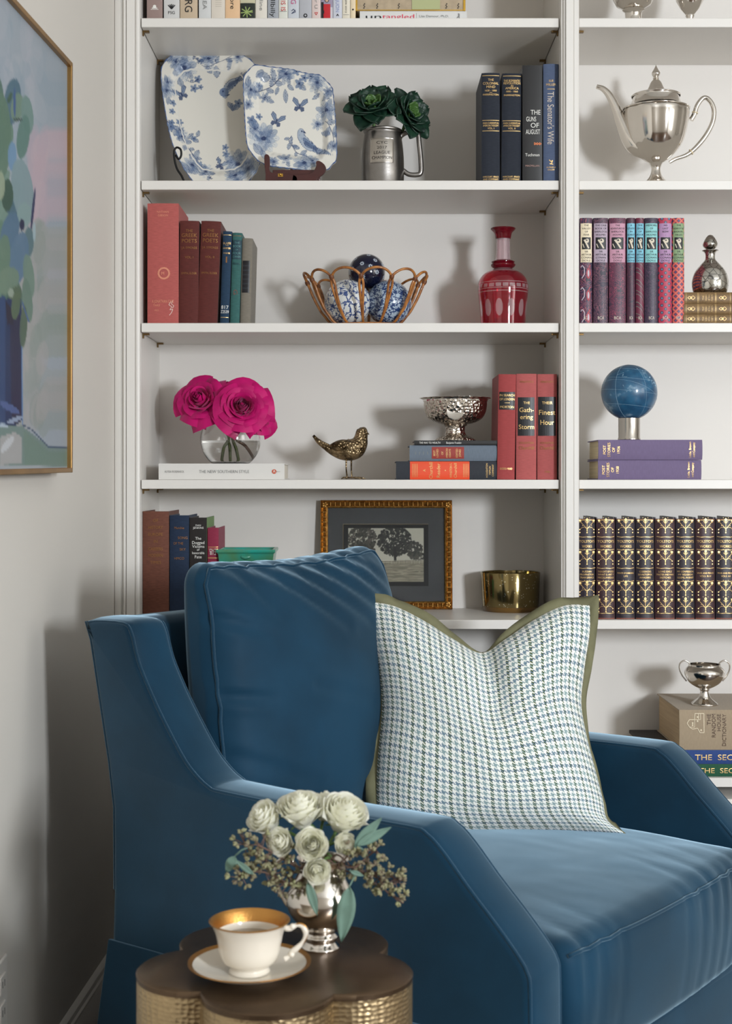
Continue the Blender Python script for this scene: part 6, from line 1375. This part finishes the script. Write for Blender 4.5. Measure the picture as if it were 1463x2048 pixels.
m = MB(); m.tube([(r_+.0026*math.cos(k/len(hp)*2.6-1.2+.9), 0, z_+.0026*math.cos(k/len(hp)*3)) for k, (r_, z_) in enumerate(hp)][6:34], .0011, 6); m.build('gilt_line', gb, hnd, smooth=180)
# silver jug
jx, jy = -.056, -1.27; ju = empty('silver_jug', (jx, jy, tt), 'polished silver cream jug used as a vase for white roses on the brass table', 'jug')
jp = spl([(.0235, 0), (.0240, .002), (.0205, .006), (.0190, .009), (.0205, .012), (.0225, .015), (.0195, .019), (.0205, .023), (.031, .033), (.0400, .046), (.0430, .058), (.0405, .070), (.0335, .083), (.0270, .093), (.0260, .101), (.0285, .108), (.0305, .111)], 5)
ji = [(r_-.0013, z_) for r_, z_ in reversed(jp) if z_ > .026]+[(0, .026)]
def spout_(a, i, z): return 1+.42*max(0, (z-.082)/.03)**1.5*max(0, math.cos(a+.25))**8*(1 if z > .082 else 0)
m = MB(); m.lathe([(0, .001)]+jp+ji, 96, spout_); m.build('body', SILVER, ju, smooth=60)
m = MB(); hp = spl([(-.0285, .100), (-.040, .112), (-.053, .106), (-.056, .090), (-.050, .070), (-.043, .056), (-.037, .048)], 6); m.tube([(x, -.004, z) for x, z in hp], .0024, 10); m.build('handle', SILVER, ju, smooth=180)
J0 = Vector((jx, jy, tt))
wr = pm('ivory_petals', (250, 248, 232), .55, sheen=.3, spec=.3)
N, L, b = nodes(wr); b.inputs['Subsurface Weight'].default_value = .5; b.inputs['Subsurface Radius'].default_value = (.006, .006, .004); b.inputs['Subsurface Scale'].default_value = 1
tl_ = N.new('ShaderNodeBsdfTranslucent'); tl_.inputs[0].default_value = (.95, .95, .84, 1); ms_ = N.new('ShaderNodeMixShader'); ms_.inputs[0].default_value = .42; L.new(b.outputs[0], ms_.inputs[1]); L.new(tl_.outputs[0], ms_.inputs[2]); L.new(ms_.outputs[0], N['Material Output'].inputs[0]); grn = pm('fresh_stem_green', (88, 116, 62), .5, var=.2, vscale=60)
tb = jy+D0
def JW(px, py, dy=0): t = tb+dy; return Vector(((px-CX)*t/F, t-D0, ZC-(py-HY)*t/F))
WRS = [(537, 1642, .012, 35, (-.55, -.5, .6), 24, .7, 'white rose at the far left of the jug bouquet'), (603, 1632, .006, 43, (-.1, -.35, 1), 30, .9, 'large white rose at the top of the jug bouquet, left of centre'), (684, 1640, .004, 44, (.3, -.45, .85), 32, .9, 'large white rose at the top right of the jug bouquet'),
 (566, 1684, -.022, 27, (-.5, -1, .35), 18, .7, 'small half-open white rose low on the left of the bouquet'), (624, 1690, -.036, 31, (-.05, -1, .35), 22, .55, 'white rose facing front in the middle of the bouquet'), (633, 1738, -.040, 26, (.1, -1, .0), 18, .5, 'small white rose hanging lowest over the jug rim'), (683, 1682, -.022, 23, (.35, -.6, -.1), 14, .45, 'white rosebud low on the right, below the large one'), (648, 1622, .030, 32, (.1, .3, 1), 20, .8, 'white rose at the back of the bouquet between the two large ones')]
for i, (px, py, dy, Rp, d, n, op, lb) in enumerate(WRS):
    c = JW(px, py, dy); bs = J0+Vector((.008*math.cos(i*2.4), .008*math.sin(i*2.4), .030)); rt = empty('rose', bs, lb, 'flower', 'white roses in the silver jug'); cl = c-bs; R_ = Rp*tb/F; nd = Vector(d).normalized()
    bloom_mesh(cl, d, R_*1.45, n+14, 60+i, .16*op, .1, 1.25, .95).build('bloom', wr, rt, smooth=180)
    nk = J0+Vector((.013*math.cos(i*2.4), .013*math.sin(i*2.4), .112))-bs
    m = MB(); m.tube(spl([(0, 0, 0), tuple(nk*.5), tuple(nk), tuple(cl-nd*R_*.35)], 5), .0019, 8); m.build('stem', grn, rt, smooth=180)
    m = MB(); bsp = cl-nd*R_*.42
    M3 = nd.to_track_quat('Z', 'Y').to_matrix()
    for k in range(5):
        a = k*1.2566
        m.grid(lambda u, v, a=a: bsp+M3 @ Vector(((R_*(.15+.5*v))*math.cos(a+(u-.5)*.8*(1-v)), (R_*(.15+.5*v))*math.sin(a+(u-.5)*.8*(1-v)), R_*(.15*v-.35*v*v))), 2, 4)
    m.build('sepals', grn, rt, smooth=180, solid=.0006)
euc = pm('eucalyptus_leaf', (104, 132, 118), .6, var=.12, vscale=50); seedm = pm('eucalyptus_seed', (150, 152, 112), .6, var=.35, vscale=90, rgb2=(112, 98, 82)); twm = pm('eucalyptus_twig', (108, 84, 72), .6)
def leaf3(m, a, b, w, nrm=Vector((0, -1, 0)), bend=.15):
    d = b-a; s_ = d.cross(nrm).normalized(); n2 = s_.cross(d).normalized()
    m.grid(lambda u, v: a+d*v+s_*((u-.5)*2*w*math.sin(PI*v**.8)**.9)+n2*(bend*d.length*v*v+.25*w*abs(u-.5)*2), 4, 10)
rs = random.Random(9)
SP = [([(640, 1765), (600, 1745), (540, 1725), (500, 1700), (480, 1668)], -.010, 'left', 'seeded eucalyptus sprig reaching highest at the left of the white roses'),
 ([(640, 1768), (585, 1765), (530, 1745), (490, 1745), (475, 1755)], -.018, 'low left', 'seeded eucalyptus sprig drooping low at the left over the jug handle'),
 ([(640, 1765), (600, 1735), (545, 1705), (515, 1690)], -.024, 'near left', 'seeded eucalyptus sprig close against the small white roses on the left'),
 ([(630, 1770), (590, 1768), (560, 1760)], -.020, 'inner left', 'short seeded eucalyptus sprig just above the jug handle'),
 ([(655, 1765), (700, 1735), (735, 1712), (752, 1700)], -.020, 'right', 'seeded eucalyptus sprig reaching right under the pair of grey-green leaves'),
 ([(655, 1768), (700, 1745), (750, 1745), (785, 1755), (795, 1765)], -.012, 'far right', 'seeded eucalyptus sprig stretching to the far right of the bouquet'),
 ([(655, 1768), (715, 1745), (755, 1755), (772, 1782), (806, 1806)], -.016, 'drooping right', 'seeded eucalyptus sprig hanging lowest on the right side'),
 ([(640, 1770), (672, 1730), (700, 1705), (712, 1690)], -.014, 'inner right', 'seeded eucalyptus sprig among the roses on the right')]
for i, (pts, dy, _, lb) in enumerate(SP):
    bs = J0+Vector((.010*math.cos(i*1.9+1), .010*math.sin(i*1.9+1), .032)); P = [JW(px, py, dy-.004*k)-bs for k, (px, py) in enumerate(pts)]
    nk = J0+Vector((.016*math.cos(i*1.9+1), .014*math.sin(i*1.9+1), .113))-bs
    rt = empty('eucalyptus_sprig', bs, lb, 'plant', 'seeded eucalyptus in the silver jug'); path = spl([(0, 0, 0), tuple(nk)]+[tuple(p) for p in P[1:]], 6)
    m = MB(); m.tube(path, .0011, 6); nn_ = len(path); ms = MB()
    for k in range(12, nn_):
        p = Vector(path[k])
        if rs.random() < .25: continue
        for br in range(2):
            dr = Vector((rs.uniform(-1, 1), rs.uniform(-1, .6), rs.uniform(-.9, .9))).normalized()*rs.uniform(.006, .016); e = p+dr; m.tube([p, e], .0006, 4)
            for s in range(5):
                dd = (dr.normalized()+Vector((rs.uniform(-1, 1), rs.uniform(-1, 1), rs.uniform(-1, 1)))*.8).normalized(); e2 = e+dd*.0045
                ms.tube([e, e+dd*.002, e2, e2+dd*.0022], [.0005, .0014, .0019, .0007], 6)
    m.build('stem', twm, rt, smooth=180); o = ms.build('seed_pods', seedm, rt, smooth=180); o['kind'] = 'stuff'
    lv = {0: [((470, 1712), (452, 1745), 11)], 1: [((505, 1748), (470, 1720), 6)], 4: [((708, 1692), (763, 1636), 11), ((712, 1690), (782, 1655), 10)], 5: [((700, 1742), (727, 1752), 5)], 6: [((699, 1772), (682, 1885), 18), ((615, 1763), (634, 1832), 9)]}.get(i, [])
    for (a_, b_, w_) in lv:
        m = MB(); d0_ = -.045 if a_[1] > 1740 else dy-.012; A_, B_ = JW(*a_, d0_)-bs, JW(*b_, d0_)-bs; leaf3(m, A_, B_, w_*tb/F, bend=-.06)
        nearest = min((Vector(p) for p in path), key=lambda p: (p-A_).length); m.tube([nearest, (nearest+A_)*.5+Vector((0, 0, .002)), A_], .0008, 5)
        m.build('leaf', euc, rt, smooth=180, solid=.0006)
